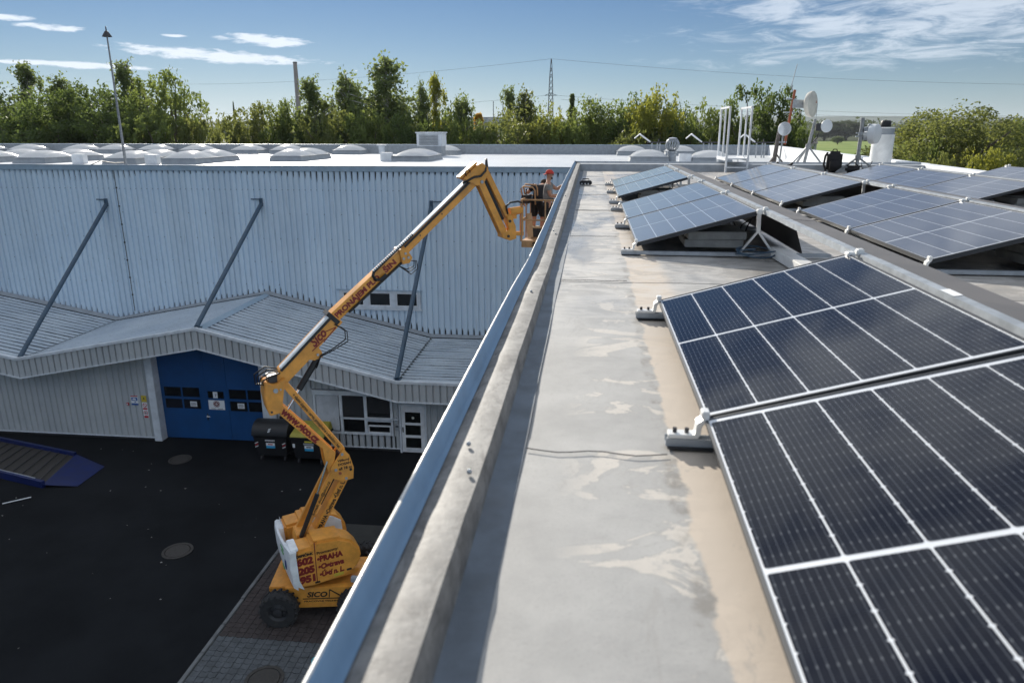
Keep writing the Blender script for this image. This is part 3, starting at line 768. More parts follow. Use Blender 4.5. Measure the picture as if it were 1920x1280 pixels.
# turbine ventilator
t = thing('turbine_ventilator', 'round ribbed metal roof ventilator between two big white domes', 'ventilator', (3.85, 36.3, RZ))
part('neck', MB().lathe([(.22, 0), (.20, .4), (.24, .42), (.24, .5), (0, .5)], 20, (3.85, 36.3, RZ)), 'galv', t, smooth='auto')
for k in range(16):
    a = 2 * math.pi * k / 16; pts = []
    for i in range(9):
        th = math.pi * (.12 + .76 * i / 8); r = .30 * math.sin(th); pts.append((3.85 + r * math.cos(a + i * .06), 36.3 + r * math.sin(a + i * .06), RZ + .80 - .30 * math.cos(th)))
    part('blade', MB().tube(pts, .035, 5), 'galv', t, smooth=True)
part('top_plate', MB().lathe([(.22, .02), (.14, .06), (0, .08)], 16, (3.85, 36.3, RZ + 1.06)), 'alu', t, smooth=True)
# spotlights on little stands
for i, (x, lab) in enumerate([(3.35, 'slim white spotlight on a pipe stand, leftmost of three'), (6.15, 'slim white spotlight on a pipe stand behind the ventilator dome'), (9.0, 'slim white spotlight seen through the white step-over ladder')]):
    y = 42
    t = thing('roof_spotlight', lab, 'light', (x, y, RZ), group='spotlights on pipe stands')
    for dx in (-.02, .28, .42): part('leg', MB().cyl((x + dx, y, RZ), (x + dx, y, RZ + .78), .035, 8), 'galv', t)
    part('crossbar', MB().box(x - .25, x + .95, y - .05, y + .05, RZ + .78, RZ + .85).box(x + .3, x + .36, y - .04, y + .04, RZ + .85, RZ + 1.0), 'dark_steel', t)
    part('lamp_arm', MB().bar((x - .12, y, RZ + .84), (x - .72, y - .1, RZ + 1.26), .10, .07), 'white_paint', t)
    part('lamp_head', MB().bar((x - .72, y - .1, RZ + 1.26), (x - 1.0, y - .12, RZ + 1.02), .12, .05), 'dish_grey', t)
# lightning / camera mast at left
t = thing('lamp_mast', 'tall thin mast with small dark hood standing on the hall roof', 'mast', (-20.35, 30.6, RZ))
part('pole', MB().cyl((-20.35, 30.6, RZ), (-20.35, 30.6, 2.2), .06, 10, .05).cyl((-20.35, 30.6, 2.2), (-20.35, 30.6, 4.82), .045, 10, .03), 'pole_grey', t, smooth='auto')
part('hood', MB().lathe([(.20, 0), (.17, .06), (.08, .2), (.03, .24), (.02, .4), (0, .41)], 10, (-20.35, 30.6, 4.80)), 'dark_steel', t)
part('guy_cable', MB().tube([(-20.35, 30.6, RZ + .1), (-20.55, 30.1, RZ + .1), (-20.9, 29.7, RZ + .2), (-21.2, 29.5, RZ + .05)], .02, 5), 'dark_steel', t)

# ------------------------------------------------------------------ annex with folded roof
FY, WY = 23.4, 24.1
ann = thing('annex', 'low annex with folded corrugated roof and blue gate in front of the hall', 'building', (-14, 26.5, GZ))
def roof_plane(x0, x1):
    m_ = MB(); pr = []; y = FY + .06; pitch = .31
    while y < HY - .02:
        pr += [(y, 0), (y + pitch * .40, 0), (y + pitch * .50, .075), (y + pitch * .90, .075)]; y += pitch
    pr = [p for p in pr if p[0] < HY + .02]
    e = .012
    m_.grid([[(x0 + e, py, annex_z(x0 + 1e-4) - d) for py, d in pr], [(x1 - e, py, annex_z(x1) - d) for py, d in pr]])
    return m_
for a, b in ((-27.0, -21.0), (-21.0, -13.85), (-13.85, -6.62), (-6.6199, -.5)):
    part('roof', roof_plane(a, b), 'annex_roof', ann)
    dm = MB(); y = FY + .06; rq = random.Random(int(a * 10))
    while y < HY - .4:      # dark strips painting shade and dirt on the flanks of the ribs
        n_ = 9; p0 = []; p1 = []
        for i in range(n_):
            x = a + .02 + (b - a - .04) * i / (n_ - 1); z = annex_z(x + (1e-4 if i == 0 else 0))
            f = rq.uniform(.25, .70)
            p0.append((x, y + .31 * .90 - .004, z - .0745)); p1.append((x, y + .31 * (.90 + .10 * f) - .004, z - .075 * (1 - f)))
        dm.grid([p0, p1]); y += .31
    tag(part('flank_shade_dirt', dm, 'rib_shade_dirt', ann), kind='stuff')
part('ridge_cap', MB().add([(-14.05, FY, annex_z(-14.05) + .012), (-13.85, FY, -5.745), (-13.65, FY, annex_z(-13.65) + .012), (-14.05, HY, annex_z(-14.05) + .012), (-13.85, HY, -5.745), (-13.65, HY, annex_z(-13.65) + .012)], [(0, 1, 4, 3), (1, 2, 5, 4)]), 'coping_blue', ann)
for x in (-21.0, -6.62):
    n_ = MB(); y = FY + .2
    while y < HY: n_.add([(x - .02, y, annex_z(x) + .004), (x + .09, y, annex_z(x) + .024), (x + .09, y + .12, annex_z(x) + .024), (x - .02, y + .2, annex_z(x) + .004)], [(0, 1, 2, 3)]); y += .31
    part('valley_gap', n_, 'shade_mark_black', ann)
# flashing where the folded roof meets the hall wall
zs = [-27, -21.0, -13.85, -6.62, -.5]
f_ = MB()
for a, b in zip(zs[:-1], zs[1:]):
    f_.add([(a, HY - .30, annex_z(a + 1e-4) + .03), (b, HY - .30, annex_z(b) + .03), (b, HY - .03, annex_z(b) + .10), (a, HY - .03, annex_z(a + 1e-4) + .10)], [(0, 1, 2, 3)])
part('wall_flashing', f_, 'curb_grey', ann)
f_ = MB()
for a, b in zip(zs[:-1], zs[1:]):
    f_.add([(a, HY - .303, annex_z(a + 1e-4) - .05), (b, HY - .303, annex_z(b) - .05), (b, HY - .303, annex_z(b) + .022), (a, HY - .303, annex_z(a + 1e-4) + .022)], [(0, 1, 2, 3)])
part('gutter_shadow_strip', f_, 'shade_mark_black', ann)  # black strip painted as the shade under the flashing edge
# ribbed fascia following the folds
fas = MB(); pitch = .25; x = -27.0; top = lambda x: annex_z(x) - .02; bot = lambda x: annex_z(x) - .70
pr = []
while x < -.6:
    pr += [(x, 0), (x + pitch * .74, 0), (x + pitch * .80, .07), (x + pitch * .94, .07)]; x += pitch
fas.grid([[(px, FY + d, bot(px)) for px, d in pr], [(px, FY + d, top(px)) for px, d in pr]])
part('fascia', fas, 'annex_cladding', ann)
for nm, off, hh in (('fascia_cap', -.02, .10), ('fascia_edge', -.73, .035)):
    f_ = MB()
    for a, b in zip(zs[:-1], zs[1:]):
        za, zb = annex_z(a + 1e-4) + off, annex_z(b) + off
        f_.add([(a, FY - .04, za), (b, FY - .04, zb), (b, FY + .12, zb), (a, FY + .12, za), (a, FY - .04, za + hh), (b, FY - .04, zb + hh), (b, FY + .12, zb + hh), (a, FY + .12, za + hh)],
               [(0, 1, 5, 4), (4, 5, 6, 7), (0, 3, 2, 1), (2, 3, 7, 6)])
    part(nm, f_, 'trim_white', ann)
f_ = MB()
for a, b in zip(zs[:-1], zs[1:]): f_.add([(a, FY + .05, bot(a + 1e-4)), (b, FY + .05, bot(b)), (b, WY + .1, bot(b)), (a, WY + .1, bot(a + 1e-4))], [(0, 1, 2, 3)])
part('soffit', f_, 'annex_cladding', ann)
# front walls
wt_ = lambda x: annex_z(x) - .66
part('wall', ribs(-27.0, -16.5, .25, 0, .05, WY, lambda x: GZ + .12, wt_), 'annex_cladding', ann)
part('wall', ribs(-11.42, -10.05, .25, 0, .05, WY, lambda x: GZ + .12, wt_), 'annex_cladding', ann)
part('wall', ribs(-10.05, -6.8, .25, 0, .05, WY, lambda x: GZ + .12, lambda x: -9.86), 'annex_cladding', ann)
part('wall', ribs(-10.05, -6.95, .25, 0, .05, WY, lambda x: -8.10, wt_).box(-10.05, -6.95, WY + .05, WY + .1, -10.4, -8.35), 'annex_cladding', ann)
part('wall', ribs(-6.95, -6.72, .25, 0, .05, WY, lambda x: GZ + .12, wt_), 'annex_cladding', ann)
part('wall', ribs(-5.74, -.6, .25, 0, .05, WY, lambda x: GZ + .12, wt_), 'annex_cladding', ann)
part('wall', MB().box(-6.72, -5.74, WY, WY + .1, -8.62, wt_(-6)), 'annex_cladding', ann)
part('plinth', MB().box(-27, -16.42, WY + .03, WY + .2, GZ, GZ + .115).box(-11.6, -6.74, WY + .03, WY + .2, GZ, GZ + .115).box(-5.7, -.6, WY + .03, WY + .2, GZ, GZ + .115), 'dark_steel', ann)
part('plinth_trim', MB().box(-27, -16.42, WY - .03, WY + .02, GZ + .115, GZ + .15).box(-11.6, -6.74, WY - .03, WY + .02, GZ + .115, GZ + .15), 'trim_white', ann)
part('gate_post', MB().box(-16.46, -16.16, WY - .05, WY + .5, GZ, -6.9), 'trim_white', ann, bevel=.01)
part('gate_post', MB().box(-11.98, -11.45, WY - .05, WY + .5, GZ, -6.9), 'trim_white', ann, bevel=.01)
# blue gate: leaves, framed lights, wicket door
GY = WY + .32
gate = part('gate', MB().box(-16.16, -14.35, GY, GY + .06, GZ + .03, -6.3).box(-14.34, -13.49, GY - .006, GY + .05, GZ + .03, -6.3).box(-13.48, -11.98, GY, GY + .06, GZ + .03, -6.3), 'gate_blue', ann)
def light(x0, x1, z0, z1):
    part('glass_pane', MB().box(x0, x1, GY - .008, GY - .001, z0, z1), 'dark_glass', gate)
    part('pane_bead', MB().box(x0 - .03, x1 + .03, GY - .014, GY - .002, z1, z1 + .03).box(x0 - .03, x1 + .03, GY - .014, GY - .002, z0 - .03, z0).box(x0 - .03, x0, GY - .014, GY - .002, z0, z1).box(x1, x1 + .03, GY - .014, GY - .002, z0, z1), 'gate_blue', gate)
for x0 in (-16.02, -15.28): light(x0, x0 + .68, -8.74, -8.36); light(x0, x0 + .68, -9.22, -8.84)
for x0 in (-13.42, -12.68): light(x0, x0 + .68, -8.76, -8.38); light(x0, x0 + .68, -9.25, -8.86)
part('glass_pane', MB().box(-14.27, -13.64, GY - .016, GY - .007, -8.76, -8.48), 'dark_glass', gate)
hd = part('handle', MB().box(-14.40, -14.36, GY - .03, GY - .008, -9.66, -9.40).tube([(-14.38, GY - .03, -9.5), (-14.38, GY - .09, -9.5), (-14.24, GY - .09, -9.5)], .013, 6), 'chrome', gate)
def flyer(x0, x1, z0, z1, lab, name='paper_notice', y=GY - .018, nlines=0):
    t = thing(name, lab, 'notice', ((x0 + x1) / 2, y, z0))
    part('sheet', MB().box(x0, x1, y - .004, y, z0, z1), 'paper', t)
    return t
t = flyer(-15.02, -14.75, -9.13, -8.92, 'white paper notice on the left lower glass pane of the blue gate')
for i, (w, s_) in enumerate([('VRATA', .06), ('ZAVIREJTE', .05)]): pass
for i in range(3): part('text_line', MB().box(-14.99, -14.80 + .02 * (i % 2), GY - .0240, GY - .0225, -8.99 - i * .05, -8.97 - i * .05), 'ink_dark', t)
t = flyer(-13.12, -12.85, -9.14, -8.93, 'white paper notice on the right lower glass pane of the blue gate')
for i in range(3): part('text_line', MB().box(-13.09, -12.90 + .02 * (i % 2), GY - .0240, GY - .0225, -9.0 - i * .05, -8.98 - i * .05), 'ink_dark', t)
t = flyer(-14.06, -13.88, -8.75, -8.50, 'white sheet with the number 7 in the small middle pane of the gate', y=GY - .02)
lettering('7', 'ink_dark', t, (-13.99, GY - .0245, -8.69), (1, 0, 0), (0, 0, 1), .15, .003, local=False)
t = flyer(-14.28, -13.64, -9.22, -8.84, 'white poster with a round dark red emblem in the middle of the blue gate', 'poster')
EY = GY - .0235
em = part('emblem', MB().lathe([(.135, 0), (0, .0012)], 28, (-13.96, EY, -8.99), (0, -1, 0)), 'ink_maroon', t)
part('emblem_ring', MB().lathe([(.118, .0016), (.096, .0016)], 28, (-13.96, EY, -8.99), (0, -1, 0)), 'paper', em)
for k in range(10):
    a = k * math.pi / 5; part('emblem_tick', MB().bar((-13.96 + .099 * math.cos(a), EY - .0024, -8.99 + .099 * math.sin(a)), (-13.96 + .116 * math.cos(a), EY - .0024, -8.99 + .116 * math.sin(a)), .018, .0008, (0, -1, 0)), 'ink_maroon', em)
part('emblem_core', MB().lathe([(.05, .0018), (.036, .0018)], 6, (-13.96, EY, -8.99), (0, -1, 0)).lathe([(.02, .0018), (0, .0018)], 8, (-13.96, EY, -8.99), (0, -1, 0)), 'paper', em)
for i in range(9): part('text_mark', MB().box(-14.19 + i * .052, -14.155 + i * .052, EY - .001, EY + .001, -9.195, -9.17), 'ink_dark', t) if i != 4 else None
# signs at the left of the gate
t = thing('alarm_lamp', 'small red alarm lamp on the annex wall left of the blue sign', 'lamp', (-17.36, WY, -9.04))
part('body', MB().box(-17.41, -17.31, WY - .05, WY, -9.06, -8.95), 'sign_red', t, bevel=.01); part('lens', MB().sphere((-17.36, WY - .055, -9.0), .03, 8, 6), 'paper', t)
t = thing('instruction_sign', 'blue and white sign with a red header on the annex wall', 'sign', (-17.07, WY, -9.04))
part('panel', MB().box(-17.21, -16.93, WY - .012, WY - .001, -9.04, -8.66), 'paper', t)
part('header', MB().box(-17.21, -16.93, WY - .015, WY - .0125, -8.70, -8.66), 'sign_red', t)
part('picture_field', MB().box(-17.19, -16.95, WY - .015, WY - .0125, -8.86, -8.73), 'sign_blue', t)
part('picture', MB().box(-17.15, -17.0, WY - .018, WY - .0155, -8.83, -8.79).box(-17.12, -17.03, WY - .018, WY - .0155, -8.79, -8.76), 'paper', t)
part('footer', MB().box(-17.21, -16.93, WY - .015, WY - .0125, -9.04, -8.97), 'sign_blue', t)
part('symbol', MB().bar((-17.08, WY - .014, -8.94), (-17.05, WY - .014, -8.89), .02, .002, (0, -1, 0)).bar((-17.05, WY - .014, -8.89), (-17.02, WY - .014, -8.94), .02, .002, (0, -1, 0)), 'sign_blue', t)
t = thing('warning_signs', 'column of yellow and red round warning signs beside the gate post', 'sign', (-16.68, WY, -9.56))
part('panel', MB().box(-16.79, -16.58, WY - .012, WY - .001, -9.56, -8.92), 'paper', t)
part('hazard_plate', MB().box(-16.79, -16.58, WY - .013, WY - .001, -8.90, -8.64), 'sign_yellow', t)
part('hazard_symbol', MB().lathe([(.05, 0), (0, .002)], 3, (-16.685, WY - .014, -8.76), (0, -1, 0)), 'ink_black', t)
for z in (-9.03, -9.34):
    part('ban_ring', MB().lathe([(.085, .0015), (.06, .0015)], 20, (-16.685, WY - .0125, z), (0, -1, 0)), 'sign_red', t)
    part('ban_bar', MB().bar((-16.73, WY - .0145, z + .045), (-16.64, WY - .0145, z - .045), .018, .0015, (0, -1, 0)) if z > -9.1 else MB().lathe([(.035, .0015), (0, .0015)], 6, (-16.685, WY - .0125, z), (0, -1, 0)), 'sign_red' if z > -9.1 else 'ink_black', t)
part('red_plate', MB().box(-16.77, -16.60, WY - .0145, WY - .0125, -9.21, -9.14).box(-16.77, -16.60, WY - .0145, WY - .0125, -9.55, -9.46), 'sign_red', t)
# ribbon window with blinds
win = part('window', MB().box(-10.0, -6.98, WY - .06, WY + .04, -8.30, -8.13).box(-9.98, -6.98, WY - .05, WY + .04, -9.84, -9.76).box(-9.98, -9.9, WY - .05, WY + .04, -9.76, -8.30).box(-7.06, -6.98, WY - .05, WY + .04, -9.76, -8.30)
    .box(-8.98, -8.88, WY - .05, WY + .04, -9.76, -8.30).box(-8.06, -7.96, WY - .05, WY + .04, -9.76, -8.30).box(-8.88, -8.06, WY - .045, WY + .04, -9.24, -9.18).box(-7.96, -7.06, WY - .045, WY + .04, -9.30, -9.14), 'trim_white', ann)
part('glass_pane', MB().box(-9.9, -8.98, WY + .015, WY + .02, -9.76, -8.30), 'dark_glass', win)
for a, b in ((-8.88, -8.06), (-7.96, -7.06)):
    part('glass_pane', MB().box(a, b, WY + .015, WY + .02, -9.20, -8.30), 'dark_glass', win); part('glass_pane', MB().box(a, b, WY + .015, WY + .02, -9.76, -9.23), 'dark_glass', win)
part('sash', MB().box(-7.94, -7.08, WY - .03, WY + .01, -9.76, -9.72).box(-7.94, -7.08, WY - .03, WY + .01, -9.50, -9.45).box(-7.94, -7.90, WY - .03, WY + .01, -9.72, -9.5).box(-7.12, -7.08, WY - .03, WY + .01, -9.72, -9.5), 'white_paint', win)
part('shelf', MB().box(-8.0, -6.75, WY - .16, WY - .05, -9.16, -9.12), 'trim_white', win)
sl = MB().box(-9.9, -8.98, WY - .01, WY, -8.36, -8.31).mesh('slat')
for i in range(38):
    z = -8.33 - i * .037
    part('blind_slat', MB().bar((-9.89, WY - .012, z), (-9.03, WY - .012, z), .024, .004, (0, -.75, .66)), 'trim_white', win)
for i in range(22):
    z = -8.33 - i * .037
    part('blind_slat', MB().box(-9.0, -8.9, WY - .055, WY - .05, z - .012, z + .006), 'white_paint', win)
    part('blind_slat', MB().box(-8.03, -7.93, WY - .055, WY - .05, z - .012, z + .006).box(-7.07, -6.99, WY - .055, WY - .05, z - .012, z + .006), 'white_paint', win)
tag(part('lowered_blind', MB().add(*(lambda L: ([v for q in L for v in q.v], [tuple(i + 8 * k for i in f) for k, q in enumerate(L) for f in q.f]))(
    [MB().bar((-8.87, WY + .004, -8.34 - i * .037), (-8.07, WY + .004, -8.34 - i * .037), .012, .003, (0, -.9, .4)) for i in range(22)] + [MB().bar((-7.95, WY + .004, -8.34 - i * .037), (-7.07, WY + .004, -8.34 - i * .037), .012, .003, (0, -.9, .4)) for i in range(18)])), 'dark_steel', win), kind='stuff')
# white door
dr = part('door', MB().box(-6.66, -5.80, WY - .05, WY - .01, GZ + .03, -8.62), 'white_paint', ann, bevel=.006)
part('door_frame', MB().box(-6.74, -6.67, WY - .07, WY + .1, GZ, -8.54).box(-5.79, -5.72, WY - .07, WY + .1, GZ, -8.54).box(-6.67, -5.79, WY - .07, WY + .1, -8.61, -8.54), 'trim_white', dr)
for z0, z1 in ((-9.27, -8.86), (-9.76, -9.37), (-10.27, -9.87)): part('door_pane', MB().box(-6.52, -5.94, WY - .055, WY - .0505, z0, z1), 'door_glass', dr)
part('sticker', MB().lathe([(.05, 0), (0, .001)], 14, (-6.22, WY - .056, -9.08), (0, -1, 0)), 'dish_cream', dr)
part('door_handle', MB().box(-6.62, -6.58, WY - .10, WY - .05, -9.64, -9.44), 'chrome', dr)
part('kick_panel', MB().box(-6.5, -5.96, WY - .054, WY - .0505, -10.40, -10.32), 'trim_white', dr)
t = thing('letterbox', 'small grey letterbox on the wall left of the white door', 'letterbox', (-6.83, WY, -9.6))
part('body', MB().box(-6.91, -6.74, WY - .09, WY - .002, -9.6, -9.35), 'curb_grey', t, bevel=.01); part('flap', MB().box(-6.88, -6.77, WY - .096, WY - .091, -9.46, -9.40), 'ink_dark', t)
t = thing('meter_box', 'small dark meter box on the wall above the black bin', 'box', (-11.25, WY, -9.4))
part('body', MB().box(-11.33, -11.16, WY - .08, WY - .002, -9.42, -9.22), 'dark_steel', t, bevel=.01); part('knob', MB().sphere((-11.05, WY - .04, -9.27), .05, 8, 6), 'dark_steel', t)


# ------------------------------------------------------------------ solar arrays
TILT = math.atan2(.285, 1.006); PWID, PLEN = 1.045, 1.755
CW, CH = .166, .0826
def cell_poly(x0, y0, g=.0009, c=.0052):
    x1, y1 = x0 + CW - g, y0 + CH + .0004; x0 += g
    return [(x0 + c, y0), (x1 - c, y0), (x1, y0 + c), (x1, y1 - c), (x1 - c, y1), (x0 + c, y1), (x0, y1 - c), (x0, y0 + c)]
cm = MB().add([(x, y, 0) for x, y in cell_poly(0, 0)], [tuple(range(8))]).mesh('solar_cell'); cm.materials.append(MATS['cell_lined'])
bb = MB()
for r_ in range(10): bb.add([(x, y, 0) for x, y in cell_poly(0, r_ * (CH + .0006))], [tuple(range(8))])
bmesh_block = bb.mesh('cell_block'); bmesh_block.materials.append(MATS['cell_plain'])
GAPX = .0034
MX = (PWID - 6 * CW - 5 * GAPX) / 2
HALF = 10 * (CH + .0006)
MY = (PLEN - 2 * HALF - .020) / 2
def make_panel(fine):
    t = thing('solar_panel', 'x', 'solar panel', (0, 0, 0), (0, -TILT, 0), 'solar panels on the flat roof')
    f = MB(); e = .0095
    f.box(0, e, 0, PLEN, -.035, 0).box(PWID - e, PWID, 0, PLEN, -.035, 0).box(e, PWID - e, 0, e, -.035, 0).box(e, PWID - e, PLEN - e, PLEN, -.035, 0)
    part('frame', f, 'alu_frame', t, local=True)
    part('backsheet', MB().box(e + .0005, PWID - e - .0005, e + .0005, PLEN - e - .0005, -.0085, -.0035), 'backsheet', t, local=True)
    part('rear_shade', MB().box(e + .001, PWID - e - .001, e + .001, PLEN - e - .001, -.0125, -.0095), 'black_plastic', t, local=True)  # pale module back painted black to stand for the shade beneath
    for i in range(6):
        for h_ in range(2):
            x = MX + i * (CW + GAPX); y = MY + h_ * (HALF + .020)
            if fine:
                for r_ in range(10):
                    o = link('solar_cell', cm, None, t); o.location = (x, y + r_ * (CH + .0006), -.0028)
            else:
                o = link('cell_block', bmesh_block, None, t); o.location = (x, y, -.0028)
    return t
fineP, plainP = make_panel(True), make_panel(False)
ZL = .12
X1, X2, X3, X4 = .405, 2.53, 4.65, 6.75
layout = [  # row low edge, near end, fine, label
    (X1, 2.318, 1, 'large dark solar panel in the foreground, the farther one of the nearest array'),
    (X1, .548, 1, 'solar panel closest to the camera, running out of the bottom right corner'),
    (X1, 6.27, 0, 'sky-reflecting solar panel at the near end of the second array beside the parapet walkway'),
    (X1, 8.04, 0, 'pale solar panel at the far end of the second array beside the parapet walkway'),
    (X1, 10.83, 0, 'pale solar panel at the near end of the farthest small array on the left'),
    (X1, 12.60, 0, 'farthest pale solar panel on the left, nearest the roof end wall and toolcase'),
    (X2, 5.63, 0, 'dark blue solar panel at the near end of the right-hand array over a black shadow'),
    (X2, 7.40, 0, 'dark blue solar panel at the far end of the right-hand array, behind the near one'),
    (X2, 10.0, 0, 'grey-blue solar panel in the middle array, nearest of its three'),
    (X2, 11.77, 0, 'grey-blue solar panel in the middle array, second of its three'),
    (X2, 13.54, 0, 'grey-blue solar panel in the middle array, below the white step-over ladder'),
    (X3, 9.95, 0, 'blue solar panel, near end of the array before the white vent pipe'),
    (X3, 11.72, 0, 'blue solar panel, middle of the array before the white vent pipe'),
    (X3, 13.49, 0, 'blue solar panel, far end of its array, mirroring the white vent pipe'),
    (X4, 9.5, 0, 'solar panel at the right picture edge, nearest of the last row'),
    (X4, 11.27, 0, 'solar panel at the right picture edge, middle of the last row'),
    (X4, 13.04, 0, 'solar panel at the right picture edge, farthest of the last row')]
used = {0: False, 1: False}
for n_, (x, y, f, lab) in enumerate(layout):
    src = fineP if f else plainP
    o = src if not used[f] else copy_tree(src); used[f] = True
    o.location = (x - (.028 if n_ == 1 else 0), y, ZL); o['label'] = lab
    if n_ == 1: o.rotation_euler.z = R(-.9)
# mounting frames under every joint
def make_mount():
    t = thing('mounting_frame', 'x', 'mounting frame', group='aluminium mounting frames under the panels')
    rail = MB().box(-.125, 1.62, -.021, .021, .022, .030).box(-.125, 1.62, -.021, -.016, .030, .050).box(-.125, 1.62, .016, .021, .030, .050)
    part('rail', rail, 'rail_grey', t, local=True)
    part('rubber_pad', MB().box(-.12, .04, -.04, .04, .0185, .0218), 'rubber', t, local=True); part('rubber_pad', MB().box(.9, 1.2, -.04, .04, .0185, .0218), 'rubber', t, local=True)
    br = MB().slab([(-.118, .052), (-.02, .052), (-.012, .068), (-.008, .098), (.010, .118), (.012, .135), (.002, .137), (-.004, .124), (-.026, .108), (-.030, .066), (-.118, .066)], -.024, .024)
    part('bracket', br, 'bracket_white', t, local=True, bevel=.002)
    part('clamp', MB().box(-.012, .014, -.022, .022, .122, .150), 'bracket_white', t, local=True, bevel=.003)
    for bx in (-.095, -.055): part('bolt', MB().cyl((bx, 0, .066), (bx, 0, .082), .008, 6), 'dark_steel', t, local=True)
    part('post', MB().bar((1.01, 0, .22), (1.005, 0, .375), .032, .032, (0, 1, 0)), 'alu', t, local=True)
    for s_ in (-1, 1): part('leg', MB().bar((1.01 + .13 * s_, 0, .060), (1.01, 0, .235), .018, .026, (0, 1, 0)), 'alu', t, local=True)
    part('ridge_clamp', MB().box(.985, 1.03, -.03, .03, .375, .418).box(1.035, 1.075, -.022, .022, .395, .435), 'bracket_white', t, local=True, bevel=.006)
    return t
mt = make_mount(); first = True
rowname = {X1: 'left row', X2: 'second row', X3: 'third row', X4: 'last row at right'}
for xr, yl, labs in ((X1, [4.055, 2.31, .54, 6.262, 8.03, 9.80, 10.82, 12.59, 14.36],
        ['mounting rail and white bracket at the far corner of the nearest solar panel array', 'mounting rail and white bracket at the joint of the two foreground panels', 'mounting rail under the near end of the closest solar panel, below the frame edge',
         'long mounting rail with forked leg at the near end of the second left array', 'mounting rail and bracket at the middle joint of the second left array', 'mounting rail at the far end of the second left array', 'mounting rail and bracket at the near end of the farthest left array',
         'mounting rail and bracket at the middle of the farthest left array', 'mounting rail at the far end of the farthest left array']),
    (X2, [5.622, 7.39, 9.16, 9.99, 11.76, 13.53, 15.30], ['mounting rail at the near corner of the right-hand dark blue array', 'mounting frame at the middle joint of the right-hand dark blue array', 'mounting frame at the far end of the right-hand dark blue array',
         'mounting frame with leg at the near end of the middle grey-blue array', 'mounting frame at first joint of the middle grey-blue array', 'mounting frame at second joint of the middle grey-blue array', 'mounting frame at the far end of the middle grey-blue array']),
    (X3, [9.94, 11.71, 13.48, 15.25], ['mounting frame at the near end of the array before the vent pipe', 'mounting frame at first joint of the array before the vent pipe', 'mounting frame at second joint of the array before the vent pipe', 'mounting frame at far end of the array before the vent pipe']),
    (X4, [9.49, 14.80], ['mounting frame at the near end of the last row at the right edge', 'mounting frame at the far end of the last row at the right edge'])):
    for y, lab in zip(yl, labs):
        o = mt if first else copy_tree(mt); first = False
        o.location = (xr, y, 0); o['label'] = lab
# wind deflectors behind the ridges
for xr, y0, y1, lab in ((X1, .3, 14.4, 'long grey metal wind deflector along the ridge of the left panel row'), (X2, 5.5, 15.4, 'long grey metal wind deflector along the ridge of the second panel row'), (X3, 9.8, 15.3, 'grey metal wind deflector along the ridge of the third panel row')):
    t = thing('wind_deflector', lab, 'wind deflector', (xr + 1.1, y0, 0), group='wind deflectors behind the panel rows')
    y = y0; i = 0
    while y < y1 - .1:
        ye = min(y + 1.77, y1); dz_ = .002 * (i % 2)
        pr = [(1.086, .4115), (1.096, .409), (1.285, .396), (1.295, .350)]
        part('deflector_sheet', MB().grid([[(xr + a, y, b + dz_) for a, b in pr], [(xr + a, ye + .012, b + dz_) for a, b in pr]]), 'deflector', t)
        pr = [(1.045, .372), (1.048, .410), (1.088, .4145)]
        part('ridge_strip', MB().grid([[(xr + a, y, b + dz_) for a, b in pr], [(xr + a, ye + .012, b + dz_) for a, b in pr]]), 'galv', t)
        y = ye; i += 1
    if xr != X1 or True:
        ya = max(y0, 6.28) if xr == X1 else y0 + .15
        yb = 9.8 if xr == X1 else y1
        part('shade_sheet', MB().grid([[(xr + 1.292, ya, .352), (xr + 1.40, ya, .035)], [(xr + 1.292, yb, .352), (xr + 1.40, yb, .035)]]), 'deflector', t)  # closing sheet added to keep light out from under the panels
    part('support_strip', MB().box(xr + 1.24, xr + 1.28, y0 + .4, y0 + .44, .03, .30).box(xr + 1.24, xr + 1.28, y1 - .5, y1 - .46, .03, .30), 'alu', t)
solo('label_sticker', MB().add([(X1 + 1.05, 2.98, .4145), (X1 + 1.087, 2.98, .4195), (X1 + 1.087, 3.10, .4195), (X1 + 1.05, 3.10, .4145)], [(0, 1, 2, 3)]), 'paper', 'white sticker on the light strip along the ridge of the nearest array', 'sticker')
# ballast slabs
slab = MB().box(-.25, .25, -.25, .25, 0, .068).mesh('ballast_slab', bevel=.006); slab.materials.append(MATS['concrete'])
for x, y, n, lab in ((1.09, 6.66, 2, 'under the near end of the second left array'), (3.55, 5.98, 2, 'in the black shadow under the right-hand blue array'), (3.10, 10.4, 2, 'in the shadow under the middle grey-blue array'), (.98, 11.2, 2, 'under the near end of the farthest left array'), (5.7, 10.3, 2, 'under the array before the vent pipe')):
    for k in range(n):
        o = bpy.data.objects.new('ballast_slab', slab); col.objects.link(o)
        o.location = (x + (.012 if k else 0), y - .008 * k, .066 + k * .070); o.rotation_euler = (0, 0, R(2.5 * k - 1))
        tag(o, ('upper' if k else 'lower') + ' grey concrete ballast slab ' + lab, 'concrete slab', 'ballast slabs under the arrays')
solo('support_beam', MB().bar((1.63, 5.3, .058), (1.59, 6.35, .058), .12, .08), 'vent_white', 'pale square beam poking out from under the second array', 'beam', bevel=.006)
def wob(p, q, n, sag, seed):
    rr = random.Random(seed); p, q = Vector(p), Vector(q)
    return [p.lerp(q, i / n) + Vector((rr.uniform(-.02, .02), rr.uniform(-.02, .02), -sag * 4 * (i / n) * (1 - i / n))) for i in range(n + 1)]
